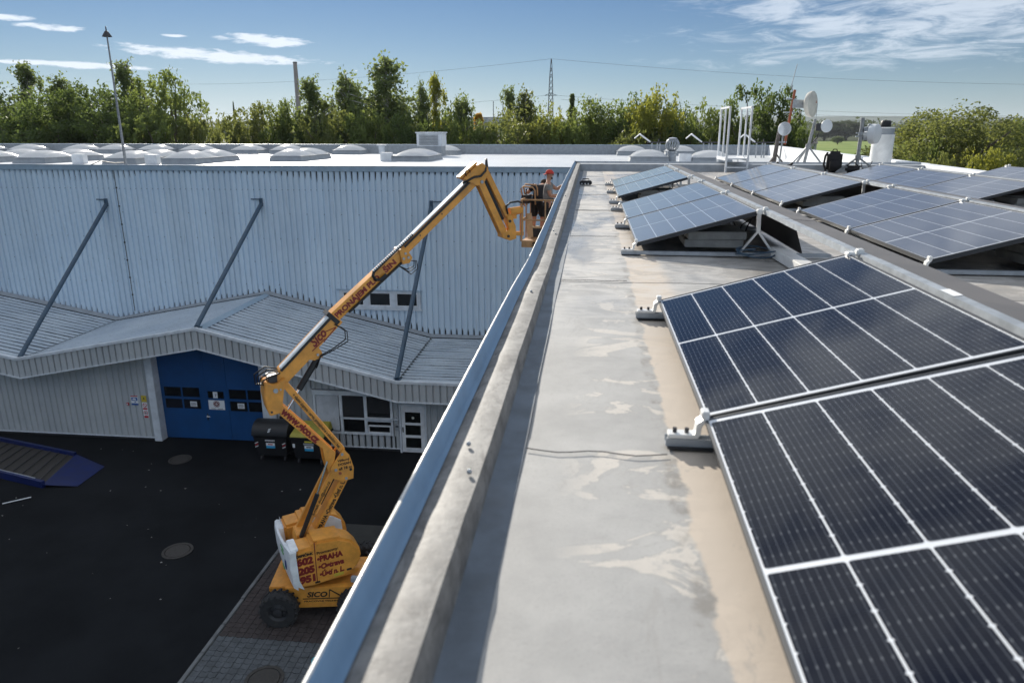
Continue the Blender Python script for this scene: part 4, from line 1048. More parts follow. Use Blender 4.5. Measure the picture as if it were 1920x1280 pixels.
for i, (p, q, sag, lab) in enumerate([((1.38, 6.4, .33), (1.42, 7.6, .33), .22, 'black cable hanging under the ridge of the second left array'), ((1.0, 10.9, .21), (1.35, 11.9, .32), .14, 'black cable hanging under the farthest left array'),
                                      ((1.42, 6.33, .35), (1.30, 6.9, .05), -.05, 'black cable running down the forked leg of the second array'), ((3.1, 5.8, .21), (3.45, 7.0, .30), .13, 'black cable hanging under the right-hand blue array')]):
    solo('cable', MB().tube(wob(p, q, 12, sag, i), .006, 6), 'black_plastic', lab, 'cable', 'loose cables under the panels', smooth=True)
solo('cable_coil', MB().tube([(1.42 + .17 * math.cos(a) * (1 + .1 * math.sin(a * 3)), 6.20 + .12 * math.sin(a), .03 + .012 * math.sin(a * 2.3) + .004 * a) for a in np.linspace(0, 17, 70)], .007, 6), 'strut_blue', 'dark blue coil of cable at the foot of the forked leg', 'cable', smooth=True)
t = thing('tool_case', 'small black tool case lying on the sunlit roof beside the parapet', 'case', (-.09, 14.45, .03))
part('body', MB().box(-.21, .03, 14.38, 14.53, .022, .105), 'black_plastic', t, bevel=.018)
part('handle', MB().tube([(-.15, 14.45, .10), (-.15, 14.45, .135), (-.03, 14.45, .135), (-.03, 14.45, .10)], .010, 6), 'black_plastic', t)
for bx in (-.165, -.10, -.04): part('latch', MB().box(bx - .012, bx + .012, 14.374, 14.381, .035, .06), 'alu', t)

# ------------------------------------------------------------------ things at the far end of our roof
t = thing('step_over_ladder', 'white steel step-over ladder with tall handrails straddling the roof end wall', 'ladder', (3.65, 19.6, 0))
for x, nm in ((3.42, 'a'), (3.95, 'b')):
    for y, zb in ((19.35, .0), (19.95, .42), (20.65, -.42)):
        if y == 19.95: part('post', MB().bar((x, y, .35), (x, y, 1.60), .038, .038, (0, 1, 0)), 'white_paint', t)
        else: part('post', MB().bar((x, y, zb if zb > -.4 else RZ), (x, y, 1.60), .045, .045, (0, 1, 0)), 'white_paint', t)
    part('top_rail', MB().bar((x, 19.32, 1.60), (x, 20.68, 1.60), .045, .045), 'white_paint', t)
    part('side_beam', MB().box(x - .03, x + .03, 19.33, 20.67, .30, .38), 'white_paint', t)
part('platform', MB().box(3.42, 3.95, 19.36, 20.64, .33, .36), 'white_paint', t)
for z, y in ((.12, 19.30),): part('rung', MB().box(3.42, 3.95, y - .02, y + .02, z, z + .03), 'white_paint', t)
part('rung', MB().box(3.42, 3.95, 20.64, 20.70, -.05, -.02), 'white_paint', t)

def dish(t, c, r, ax, depth, m, name='dish', rim=None):
    ax = Vector(ax).normalized(); c = Vector(c)
    d = part(name, MB().lathe([(0, depth * .10), (r * .5, depth * .08), (r * .9, depth * .02), (r, 0), (r * 1.01, -depth * .25), (r * .93, -depth * .6), (r * .6, -depth * .9), (0, -depth)], 36, c, ax), m, t, smooth='auto')
    return d
BY = 28.0
t = thing('antenna_mast', 'rusty red antenna mast carrying the big cream dish and a whip aerial', 'antenna', (6.72, BY, RZ))
part('post', MB().cyl((6.62, BY, RZ), (6.74, BY, 1.02), .085, 12, .07), 'pole_dark', t, smooth='auto')
part('pole', MB().cyl((6.97, BY - .02, .55), (7.13, BY - .02, 2.42), .045, 10), 'rust', t, smooth='auto')
part('pole_bracket', MB().box(6.68, 7.02, BY - .06, BY + .04, .60, .66).box(6.68, 7.02, BY - .06, BY + .04, .88, .94), 'galv', t)
part('whip', MB().cyl((7.04, BY - .02, 2.40), (7.00, BY - .02, 2.6), .02, 6).cyl((7.00, BY - .02, 2.6), (7.12, BY - .02, 3.28), .012, 6), 'galv', t)
d = dish(t, (7.78, BY - .10, 1.93), .445, (.80, -.60, .06), .26, 'dish_cream')
part('dish_stain', MB().lathe([(.07, .031), (0, .035)], 3, (7.84, BY - .16, 2.0), (.80, -.60, .06)), 'rust', d)
part('mount_arm', MB().bar((7.08, BY - .02, 1.95), (7.56, BY + .06, 1.94), .12, .28).box(6.86, 7.22, BY - .05, BY + .02, 2.10, 2.14).box(6.86, 7.22, BY - .05, BY + .02, 1.64, 1.68), 'galv', t)
part('feed_cable', MB().tube(wob((7.15, BY, 1.7), (7.4, BY - .05, 1.72), 10, .26, 4), .014, 5), 'black_plastic', t, smooth=True)
dish(t, (6.86, BY - .25, 1.09), .235, (.12, -1, .02), .10, 'dish_grey', 'grid_dish')
for k in range(7):
    r_ = .03 + .03 * k; part('grid_ring', MB().tube([(6.86 + r_ * math.cos(a), BY - .262, 1.09 + r_ * math.sin(a)) for a in np.linspace(0, 2 * math.pi, 25)[:-1]], .006, 4, True), 'curb_grey', t)
part('grid_arm', MB().cyl((6.86, BY - .2, 1.02), (6.72, BY, .9), .025, 6).cyl((6.82, BY - .1, RZ + .1), (6.83, BY - .2, .88), .03, 8), 'pole_grey', t)
for dx, dy in ((-.45, -.25), (.5, -.25), (0, .5)): part('stay', MB().bar((6.70, BY, .22), (6.68 + dx, BY + dy, RZ), .05, .05), 'pole_dark', t)
t = thing('antenna_mast', 'grey tripod antenna mast with one small white dish, behind the black backpack', 'antenna', (7.75, BY, RZ), group=None)
part('pole', MB().cyl((7.68, BY, RZ), (7.95, BY, 1.42), .06, 12, .05), 'pole_grey', t, smooth='auto')
part('whip', MB().cyl((7.97, BY, 1.40), (7.96, BY, 1.95), .01, 6), 'galv', t)
dish(t, (8.36, BY - .05, 1.19), .22, (.30, -1, .05), .12, 'dish_grey')
part('radio_box', MB().box(7.99, 8.20, BY - .08, BY + .08, 1.02, 1.28), 'dark_steel', t, bevel=.02); part('cable', MB().tube(wob((8.15, BY, 1.0), (7.9, BY, .6), 10, .1, 8), .014, 5), 'black_plastic', t, smooth=True)
for dx, dy in ((-.75, -.2), (.78, -.25), (-.25, .7)): part('leg', MB().bar((7.80, BY, .50), (7.74 + dx, BY + dy, RZ), .06, .06), 'pole_grey', t)
part('collar', MB().cyl((7.79, BY, .42), (7.81, BY, .56), .09, 10), 'pole_grey', t)
AY = 19.35
t = thing('antenna_mast', 'grey tripod antenna mast with white drum dish in front of the white vent pipe', 'antenna', (6.68, AY, 0), group=None)
part('pole', MB().cyl((6.62, AY, 0), (6.62, AY, 1.34), .045, 12), 'pole_grey', t, smooth='auto')
part('drum_dish', MB().lathe([(0, .03), (.20, .022), (.235, 0), (.24, -.12), (.235, -.14), (.09, -.17), (.07, -.30), (0, -.30)], 32, (6.98, AY - .06, .96), (.72, -.70, .03)), 'dish_grey', t, smooth='auto')
part('radio_unit', MB().bar((6.66, AY, 1.06), (6.86, AY + .03, 1.10), .09, .10).bar((6.66, AY, .86), (6.86, AY + .04, .86), .10, .09).sphere((6.80, AY, 1.16), .045, 10, 6), 'galv', t)
part('clamp', MB().cyl((6.62, AY, .93), (6.62, AY, 1.00), .062, 12).bar((6.5, AY, .98), (6.72, AY, .98), .03, .03).bar((6.5, AY, .9), (6.72, AY, .9), .03, .03), 'galv', t)
for dx, dy in ((-.52, -.12), (.50, -.16), (.05, .30)): part('leg', MB().bar((6.62, AY, .40), (6.62 + dx, AY + dy, 0.03), .042, .042), 'pole_grey', t)
part('collar', MB().cyl((6.62, AY, .33), (6.62, AY, .45), .07, 10), 'pole_grey', t)
part('cable', MB().tube(wob((6.75, AY + .1, .25), (7.0, AY + .1, .3), 10, .18, 6), .010, 5), 'black_plastic', t, smooth=True)
VY = 22.4
t = thing('vent_pipe', 'thick white upright vent pipe with a banded collar and small black cap', 'pipe', (8.29, VY, RZ))
part('pipe', MB().cyl((8.29, VY, RZ), (8.29, VY, .93), .29, 32), 'vent_white', t, smooth='auto')
part('collar', MB().cyl((8.29, VY, .93), (8.29, VY, 1.12), .265, 32), 'curb_grey', t, smooth='auto')
part('band', MB().lathe([(.266, 0), (.272, .005), (.272, .03), (.266, .035)], 32, (8.29, VY, 1.095)), 'vent_white', t)
part('cap', MB().lathe([(.13, 0), (.14, .02), (.135, .15), (.11, .18), (0, .19)], 20, (8.31, VY, 1.13)), 'black_plastic', t, smooth='auto')
t = thing('backpack', 'black backpack standing by the roof end wall next to the tripod mast', 'backpack', (6.08, 19.4, .02))
part('body', MB().box(5.92, 6.28, 19.36, 19.58, .02, .54), 'black_cloth', t, bevel=.07, seg=3, smooth=True)
part('front_pocket', MB().box(5.96, 6.25, 19.29, 19.37, .06, .32), 'black_cloth', t, bevel=.03, smooth=True)
part('shoulder_strap', MB().tube([(5.93, 19.5, .50), (5.87, 19.46, .42), (5.84, 19.42, .22), (5.90, 19.4, .06)], .028, 6), 'black_cloth', t, smooth=True)
part('top_handle', MB().tube([(6.04, 19.5, .53), (6.06, 19.5, .585), (6.14, 19.5, .585), (6.16, 19.5, .53)], .013, 6), 'black_cloth', t, smooth=True)
t = thing('camera_bag', 'low black bag with strap lying right of the black backpack', 'bag', (6.5, 19.2, .02))
part('body', MB().box(6.32, 6.72, 19.12, 19.32, .02, .20), 'black_cloth', t, bevel=.05, smooth=True); part('strap', MB().tube(wob((6.34, 19.2, .18), (6.55, 19.1, .2), 10, -.10, 3), .012, 5), 'black_cloth', t, smooth=True)
part('buckle', MB().box(6.62, 6.66, 19.11, 19.125, .08, .17), 'alu', t)
t = thing('pipe_clamp', 'small black clamp standing up behind the middle array', 'clamp', (4.4, 17.5, .0))
part('stem', MB().cyl((4.40, 17.5, 0), (4.40, 17.5, .26), .02, 8), 'black_plastic', t); part('jaw', MB().bar((4.22, 17.5, .34), (4.30, 17.5, .24), .05, .06).bar((4.30, 17.5, .24), (4.52, 17.5, .28), .05, .05).bar((4.52, 17.5, .28), (4.58, 17.5, .33), .05, .05), 'black_plastic', t)

# ------------------------------------------------------------------ boom lift
LA = math.atan2(.559, .829)
lift = thing('boom_lift', 'orange articulated boom lift standing in the yard with its basket raised to the roof', 'boom lift', (-6.6, 15.4, GZ), (0, 0, LA))
def slabp(name, poly, y0, y1, m='lift_orange', bevel=.012, parent=None, smooth=False):
    return part(name, MB().slab(poly, y0, y1), m, parent or lift, local=True, bevel=bevel, smooth=smooth)
def barp(name, p, q, w, h, m='lift_orange', parent=None, bevel=.01, **k):
    return part(name, MB().bar((p[0], p[2], p[1]), (q[0], q[2], q[1]), w, h, (0, 0, 1), **k), m, parent or lift, local=True, bevel=bevel)
# chassis and wheels sit square to the kerb
wx = Vector((1.79, .29, 0)).normalized(); wy = Vector((-wx.y, wx.x, 0))
c0 = Vector((-6.42, 15.35, GZ))
def W(a, b, z): return c0 + wx * a + wy * b + Vector((0, 0, z))
def wbox(m_, a0, a1, b0, b1, z0, z1):
    return m_.add([W(a0, b0, z0), W(a1, b0, z0), W(a1, b1, z0), W(a0, b1, z0), W(a0, b0, z1), W(a1, b0, z1), W(a1, b1, z1), W(a0, b1, z1)], [(3, 2, 1, 0), (4, 5, 6, 7), (0, 1, 5, 4), (1, 2, 6, 5), (2, 3, 7, 6), (3, 0, 4, 7)])
ch = part('chassis', wbox(MB(), -1.25, 1.55, -.62, .62, .42, .78), 'lift_orange', lift, bevel=.02)
pl = MB().prism([(-.82, .86), (.95, .86), (.80, .30), (-.52, .30)], lambda a, b: W(a, -.80, b), lambda a, b: W(a, -.66, b))
pl = part('side_plate', pl, 'lift_orange', lift, bevel=.01)
lettering('SICO', 'ink_black', pl, W(-.30, -.801, .60), wx, (0, 0, 1), .20, .008, fit=.50, shear=.25, local=False)
tri = MB().bar(W(-.40, -.806, .555), W(.62, -.806, .555), .004, .025).bar(W(.26, -.806, .80), W(.60, -.806, .56), .004, .03).bar(W(.26, -.806, .80), W(.24, -.806, .58), .004, .022)
part('emblem_triangle', tri, 'ink_black', pl)
lettering('PRACOVNÍ TECHNIKA', 'ink_black', pl, W(-.38, -.801, .46), wx, (0, 0, 1), .06, .002, fit=.98, local=False)
part('axle', MB().cyl(W(-.92, -.95, .45), W(-.92, .95, .45), .08, 10).cyl(W(.92, -.95, .45), W(.92, .95, .45), .08, 10), 'dark_steel', lift)
part('drawbar', wbox(MB(), 1.2, 1.75, -.5, -.1, .55, .95), 'lift_orange', lift, bevel=.02)
part('tow_eye', MB().tube([W(1.78 + .09 * math.cos(a), -.45, 1.0 + .09 * math.sin(a)) for a in np.linspace(0, 2 * math.pi, 17)[:-1]], .04, 8, True), 'lift_orange', lift, smooth=True)
part('steer_cylinder', MB().bar(W(.78, -.72, 1.02), W(1.22, -.72, .98), .12, .14), 'curb_grey', lift, bevel=.015)
part('hose', MB().tube([W(1.25, -.6, .9), W(1.36, -.66, 1.25), W(1.30, -.6, 1.5), W(1.15, -.5, 1.62)], .03, 7), 'black_plastic', lift, smooth=True)
for a in (-.92, .92):
    for b in (-1, 1):
        w = part('wheel', MB().lathe([(.24, -.16), (.40, -.17), (.44, -.12), (.45, 0), (.44, .12), (.40, .17), (.24, .16)], 40, W(a, b * 1.02, .45), wy), 'rubber', lift, smooth='auto')
        lug = MB()
        for k in range(18):
            an = 2 * math.pi * k / 18
            for s_ in (-1, 1):
                an2 = an + (.17 if s_ > 0 else 0)
                p = Vector(W(a, b * 1.02, .45)); rad = wx * math.cos(an2) + Vector((0, 0, math.sin(an2))); tg = wx * -math.sin(an2) + Vector((0, 0, math.cos(an2)))
                lug.bar(p + rad * .445 + wy * s_ * .02 + tg * .02, p + rad * .435 + wy * s_ * .17 - tg * .05, .05, .05, rad)
        part('tread', lug, 'rubber', w)
        part('rim', MB().lathe([(.26, .0), (.24, -.03), (.20, -.06 * 1), (.11, -.02), (.10, .04), (0, .05)], 28, W(a, b * 1.16, .45), wy * b), 'dark_steel', w, smooth='auto')
        for k in range(6):
            an = k * math.pi / 3; part('lug_nut', MB().cyl(W(a + .15 * math.cos(an), b * 1.13, .45 + .15 * math.sin(an)), W(a + .15 * math.cos(an), b * 1.17, .45 + .15 * math.sin(an)), .016, 6), 'dark_steel', w)
# turntable with two hoods and a white counterweight
part('slew_ring', MB().cyl((0, 0, .78), (0, 0, .95), .52, 32), 'dark_steel', lift, local=True)
part('turntable', MB().slab([(-.75, .92), (.80, .92), (.85, 1.05), (-.8, 1.05)], -.8, .8), 'lift_orange', lift, local=True, bevel=.02)
hp = [(-.70, 1.02), (-.30, .98), (.42, 1.03), (.72, 1.16), (.88, 1.42), (.84, 1.70), (.66, 1.95), (.36, 2.10), (-.22, 2.16), (-.26, 2.04), (-.70, 2.02)]
h1 = slabp('hood', hp, -.96, -.34, bevel=.09)
for p in h1.data.polygons: p.use_smooth = True
h1.data.set_sharp_from_angle(angle=R(50))
h2 = slabp('hood', hp, .34, .96, bevel=.09)
part('hood_lid', MB().slab([(-.26, 2.155), (.36, 2.105), (.40, 2.13), (-.26, 2.185)], -.92, -.36), 'lift_orange', h1, local=True, bevel=.01)
part('hood_joint', MB().slab([(-.255, 1.08), (-.235, 1.08), (-.235, 2.15), (-.255, 2.15)], -.963, -.955), 'ink_maroon', h1, local=True)
part('hood_vent', MB().lathe([(.10, .004), (.085, -.005), (0, -.006)], 20, (.58, -.957, 1.50), (0, -1, 0)), 'rust', h1, local=True)
part('warning_sticker', MB().box(.16, .40, -.965, -.961, 1.10, 1.18), 'sign_yellow', h1, local=True)
for px_, pz_ in ((.48, 1.18), (-.30, 1.06)): part('hood_latch', MB().box(px_, px_ + .12, -.985, -.955, pz_, pz_ + .045), 'black_plastic', h1, local=True, bevel=.008)
def htxt(s_, x, z, size, m, fit, bold=.006, sh=0.0): return lettering(s_, m, h1, (x, -.9605, z), (1, 0, .0), (0, 0, 1), size, bold, fit, sh)
htxt('DISPEČINK', -.685, 1.86, .085, 'ink_black', .40)
htxt('602', -.68, 1.64, .245, 'ink_red', .39, .018); htxt('205', -.66, 1.39, .245, 'ink_red', .39, .018); htxt('951', -.64, 1.15, .245, 'ink_red', .37, .018)
htxt('Provozovny:', -.21, 1.82, .10, 'ink_black', .52, .004)
htxt('•PRAHA', -.21, 1.62, .20, 'ink_red', .63, .013); htxt('•Ostrava', -.20, 1.41, .19, 'ink_red', .63, .012, .1); htxt('•Ústí n. L.', -.18, 1.20, .19, 'ink_red', .60, .012, .1)
# counterweight: curved white block right across the tail
pts = []
rows = []
N = 14
for i in range(N + 1):
    y = -.98 + 1.96 * i / N; bul = .07 * (1 - (y / .98) ** 2)
    rows.append([(-.70 , y, 1.0), (-.80 - bul * .4, y, 1.10), (-.83 - bul, y, 1.5), (-.84 - bul, y, 1.75), (-.82 - bul, y, 1.97 - y * .08), (-.77 - bul, y, 2.0 - y * .08), (-.70, y, 1.98 - y * .08 if abs(y) > .36 else 1.7), (-.70, y, 2.0 if abs(y) > .36 else 1.4)])
m_ = MB().grid(rows)
for r_ in (rows[0], rows[-1]): m_.add(r_, [tuple(range(len(r_)))])
cw = part('counterweight', m_, 'lift_white', lift, local=True, smooth='auto')
part('counterweight_side', MB().slab([(-.84, 2.05), (-.85, 1.6), (-.78, 1.16), (-.56, .98), (-.66, 1.25), (-.69, 1.95), (-.67, 2.05)], -1.0, -.955), 'lift_white', lift, local=True, bevel=.01)
part('cover_plate', MB().box(-.80, -.62, -.95, -.42, 2.03, 2.09), 'lift_white', lift, local=True, bevel=.01)
part('far_guard', MB().slab([(-.2, 1.6), (.75, 1.5), (.72, 1.85), (.5, 2.02), (-.1, 2.12)], .30, .335), 'lift_white', lift, local=True, bevel=.01)
sb = part('logo_plate', MB().box(-.885, -.872, -.66, -.50, 1.45, 1.68), 'ink_blue', lift, local=True)
for z, ww in ((1.86, .42), (1.76, .36), (1.36, .34)): part('green_print', MB().box(-.905, -.888, -.50, -.50 + ww * .7, z, z + .045), 'ink_green', lift, local=True)
# lower arm pair
def arm(name, p, q, w, h, y, m='lift_orange', txt=None, ts=.2, tm='ink_red', fit=None, along=1, start=.0, bold=.008, side=-1, lift_=0.0):
    o = barp(name, (p[0], p[1], y), (q[0], q[1], y), w, h, m)
    if txt:
        d = Vector((q[0] - p[0], 0, q[1] - p[1])).normalized()
        upv = Vector((-d.z, 0, d.x))
        if along < 0: pass
        org = Vector((p[0], y - w / 2, p[1])) + d * start - upv * (ts * .36 + lift_)
        lettering(txt, tm, o, org, d, upv, ts, bold, fit)
    return o
arm('lower_arm', (-.40, 1.95), (.50, 3.50), .10, .145, -.20, txt='E-mail: sico@sico.cz', ts=.095, tm='ink_black', fit=.92, start=.62, bold=.003)
arm('lower_arm', (-.40, 1.95), (.50, 3.50), .10, .145, .20)
arm('lower_arm_rear', (.02, 1.95), (.80, 3.26), .30, .20, 0, txt='•PRAHA •Ostrava •Ústí n. L.', ts=.145, tm='ink_black', fit=1.38, start=.04, bold=.006)
part('arm_bracket', MB().slab([(-.55, 1.75), (.15, 1.75), (.22, 2.0), (-.5, 2.05)], -.26, .26), 'lift_orange', lift, local=True, bevel=.02)
barp('lift_cylinder', (-.42, 2.0, -.31), (.06, 3.06, -.31), .09, .09, 'black_plastic')
part('cylinder_rod', MB().cyl((.05, -.31, 3.04), (.36, -.31, 3.86), .025, 10), 'chrome', lift, local=True, smooth='auto')
riser = [(.78, 4.05), (.92, 3.87), (1.01, 3.52), (.98, 3.22), (.76, 3.20), (.60, 3.26), (.42, 3.36), (.44, 3.62)]
for y0, y1 in ((-.24, -.20), (.20, .24)):
    rp = slabp('riser_plate', riser, y0, y1, bevel=.006)
    if y0 < 0:
        for (x, z) in ((.74, 3.93), (.56, 3.55), (.66, 3.44), (.80, 3.27)): part('pivot_pin', MB().cyl((x, -.24, z), (x, -.265, z), .035, 14), 'galv' if x != .66 else 'rust', rp, local=True)
        part('hole', MB().cyl((.93, -.2405, 3.48), (.93, -.243, 3.48), .036, 14), 'ink_black', rp, local=True)
        lettering('Výškový', 'ink_black', rp, (.62, -.2405, 3.74), (1, 0, .02), (0, 0, 1), .085, .003, .30)
        lettering('DOSAH', 'ink_black', rp, (.62, -.2405, 3.64), (1, 0, .02), (0, 0, 1), .085, .004, .32)
        lettering('až 18 m', 'ink_black', rp, (.64, -.2405, 3.52), (1, 0, .02), (0, 0, 1), .10, .004, .32)
part('riser_core', MB().slab([(.60, 3.30), (.95, 3.3), (.88, 3.8), (.7, 3.9)], -.19, .19), 'dark_steel', lift, local=True)
# upper arm pair
ua = slabp('upper_arm', [(-.56, 5.46), (.03, 4.72), (.60, 3.98), (.50, 3.52), (.40, 3.46), (.34, 3.72), (.29, 4.16), (-.02, 4.47), (-.62, 5.20)], -.20, -.10, bevel=.008)
slabp('upper_arm', [(-.56, 5.46), (.03, 4.72), (.60, 3.98), (.50, 3.52), (.40, 3.46), (.34, 3.72), (.29, 4.16), (-.02, 4.47), (-.62, 5.20)], .10, .20, bevel=.008)
d = Vector((.59, 0, -.73)).normalized()
lettering('www.sico.cz', 'ink_red', ua, (-.60, -.2005, 5.255), d, (d.z * -1, 0, d.x), .235, .014, 1.22)
o = barp('upper_arm_top', (-.46, 5.95, -.05), (.78, 3.99, -.05), .24, .155)
d = Vector((1.24, 0, -1.96)).normalized()
lettering('+ vlastní doprava i servis, pronajímáme s obsluhou i bez', 'ink_black', o, (-.30, -.1705, 5.63), d, (-d.z, 0, d.x), .105, .003, 1.84)
# knuckle
kn = slabp('knuckle', [(-.89, 6.08), (-.72, 5.98), (-.62, 5.98), (-.44, 6.10), (-.47, 5.86), (-.54, 5.47), (-.58, 5.27), (-.84, 5.23), (-.89, 5.38), (-.93, 5.71)], -.26, .26, bevel=.02)
part('pivot_pin', MB().cyl((-.67, -.26, 5.83), (-.67, -.285, 5.83), .055, 16).cyl((-.56, -.26, 5.84), (-.56, -.28, 5.84), .022, 10), 'galv', kn, local=True)
part('pivot_pin', MB().cyl((-.80, -.26, 5.33), (-.80, -.28, 5.33), .025, 10), 'dark_steel', kn, local=True)
for k in range(4):
    part('hose', MB().tube([(-.52 + .03 * k, -.16 + .09 * k, 6.2), (-.72 - .03 * k, -.22 + .1 * k, 6.18 + .05 * k), (-.90 - .05 * k, -.2 + .11 * k, 6.10 + .02 * k), (-.95 - .03 * k, -.18 + .11 * k, 6.0 - .03 * k), (-.86, -.15 + .1 * k, 5.95), (-.7, -.12 + .08 * k, 6.05)], .018, 6), 'black_plastic', lift, local=True, smooth=True)
part('valve_block', MB().box(-.80, -.58, -.16, .16, 5.98, 6.16), 'dark_steel', lift, local=True, bevel=.015)
# main boom: base section, tube section, fly section
base_poly = [(-.60, 6.10), (-.53, 6.26), (.78, 7.45), (1.00, 7.22), (.40, 6.68), (.46, 6.58), (.48, 6.44), (.28, 6.38), (.17, 6.42), (-.40, 5.92), (-.60, 5.88)]
bs = slabp('boom_base', base_poly, -.17, .17, bevel=.012)
dB = Vector((1.31, 0, 1.19)).normalized(); uB = Vector((-dB.z, 0, dB.x))
lettering('Sico', 'ink_red', bs, (.30, -.1705, 6.70), dB, uB, .30, .012, .44, .3)
tri = MB()
for p, q in (((.56, 7.04), (.83, 7.12)), ((.83, 7.12), (.52, 6.80)), ((.24, 6.62), (.56, 6.88))): tri.bar((p[0], -.173, p[1]), (q[0], -.173, q[1]), .003, .022, (0, 0, 1))
part('emblem_triangle', tri, 'ink_red', bs, local=True)
part('sunlit_strip', MB().bar((-.50, -.10, 6.31), (.74, -.10, 7.45), .16, .05), 'lift_white', bs, local=True, bevel=.008)  # white strip painting sunlight along the boom's top edge
part('hose_tray', MB().bar((-.50, -.182, 6.255), (.76, -.182, 7.395), .03, .055, (0, 0, 1)), 'black_plastic', bs, local=True)
part('pivot_pin', MB().cyl((.36, -.17, 6.52), (.36, -.195, 6.52), .03, 12), 'galv', bs, local=True)
part('collar', MB().bar((.74, 0, 7.30), (.82, 0, 7.375), .38, .36), 'black_plastic', bs, local=True, bevel=.01)
p, q = Vector((.80, 0, 7.33)), Vector((2.66, 0, 8.79))
dT = (q - p).normalized(); uT = Vector((-dT.z, 0, dT.x))
tub = MB(); sec = [(-.14, .13), (-.15, .10), (-.15, -.06), (-.10, -.14), (0, -.165), (.10, -.14), (.15, -.06), (.15, .10), (.14, .13)]
sec = sec + [(0, .135)]
tub.add([p + Vector((0, a, 0)) + uT * b for a, b in sec] + [q + Vector((0, a, 0)) + uT * b for a, b in sec], [tuple(range(10))[::-1], tuple(range(10, 20))] + [(i, (i + 1) % 10, 10 + (i + 1) % 10, 10 + i) for i in range(10)])
tb = part('boom_tube', tub, 'lift_orange', lift, local=True, smooth='auto')
part('underside_shade', MB().bar(p + dT * .35 - uT * .155 + Vector((0, -.07, 0)), q - dT * .10 - uT * .150 + Vector((0, -.07, 0)), .16, .05, uT), 'black_plastic', tb, local=True, bevel=.01)  # black strip painting the shade on the tube's rounded underside
lettering('PRONÁJEM PLO', 'ink_red', tb, p + dT * .06 - uT * .055 + Vector((0, -.1505, 0)), dT, uT, .175, .009, 1.38)
lettering('ŠIN', 'ink_red', tb, p + dT * 1.62 - uT * .055 + Vector((0, -.1505, 0)), dT, uT, .175, .009, .36)
car = MB(); lk = MB()
c1, c2 = p + dT * 1.36 + uT * .05, q + uT * .22 + dT * .30
path = [p + dT * 1.60 - uT * .08, p + dT * 1.42 - uT * .08, p + dT * 1.33 - uT * .0, p + dT * 1.34 + uT * .12, p + dT * 1.42 + uT * .18, p + dT * 2.70 + uT * .20]
path = [v + Vector((0, -.185, 0)) for v in path]
cc = part('cable_carrier', MB().tube(path, .038, 6), 'black_plastic', lift, local=True)
for k in range(22):
    b_ = p + dT * (1.42 + k * .058) + uT * .215 + Vector((0, -.185, 0)); part('carrier_link', MB().bar(b_, b_ + dT * .032, .07, .03, uT), 'lift_white', cc, local=True)
a_, b_ = Vector((2.45, 0, 8.63)), Vector((4.60, 0, 10.42))
fl = part('boom_fly', MB().bar(a_, b_, .20, .215), 'lift_orange', lift, local=True, bevel=.01)
dF = (b_ - a_).normalized(); uF = Vector((-dF.z, 0, dF.x))
part('sunlit_strip', MB().bar(a_ + uF * .135 + dF * .16, b_ + uF * .135 - dF * .2, .16, .03, uF), 'lift_white', fl, local=True)  # sunlit top edge of the fly section, painted as a white strip
part('hose_tray', MB().bar(a_ + uF * .075 + Vector((0, -.115, 0)), b_ + uF * .085 + Vector((0, -.115, 0)), .03, .05, uF), 'black_plastic', fl, local=True)
for s_ in (.75, 1.5): part('bolt', MB().cyl(a_ + dF * s_ + Vector((0, -.10, 0)), a_ + dF * s_ + Vector((0, -.112, 0)), .018, 8), 'dark_steel', fl, local=True)
cl = part('slide_collar', MB().slab([(2.44, 8.82), (2.62, 8.86), (2.78, 8.60), (2.70, 8.48), (2.52, 8.46)], -.20, .20), 'lift_orange', lift, local=True, bevel=.012)
for x, z in ((2.60, 8.72), (2.55, 8.60), (2.67, 8.62)): part('bolt', MB().cyl((x, -.20, z), (x, -.222, z), .03, 10), 'galv', cl, local=True)
for k in range(3): part('hose', MB().tube([(2.45, -.12, 8.42), (2.62 + .04 * k, -.2 - .03 * k, 8.34 - .06 * k), (2.80 + .04 * k, -.2 - .02 * k, 8.40 - .03 * k), (2.82 + .03 * k, -.18, 8.52), (2.70, -.16, 8.54)], .012, 6), 'black_plastic', lift, local=True, smooth=True)
for k in range(2): part('hose', MB().tube([(.80, -.18, 7.2), (1.02 + .05 * k, -.22, 7.05 - .05 * k), (1.02 + .05 * k, -.24, 6.82 - .06 * k), (.70, -.22, 6.62 - .04 * k), (.42, -.2, 6.50 - .03 * k), (.30, -.19, 6.2)], .016, 6), 'black_plastic', lift, local=True, smooth=True)
# boom cylinder
part('boom_cylinder', MB().cyl((-.12, -.10, 5.72), (.36, -.10, 6.40), .075, 14), 'black_plastic', lift, local=True, smooth='auto')
part('cylinder_rod', MB().cyl((-.46, -.10, 5.22), (-.10, -.10, 5.74), .03, 12), 'chrome', lift, local=True, smooth='auto')
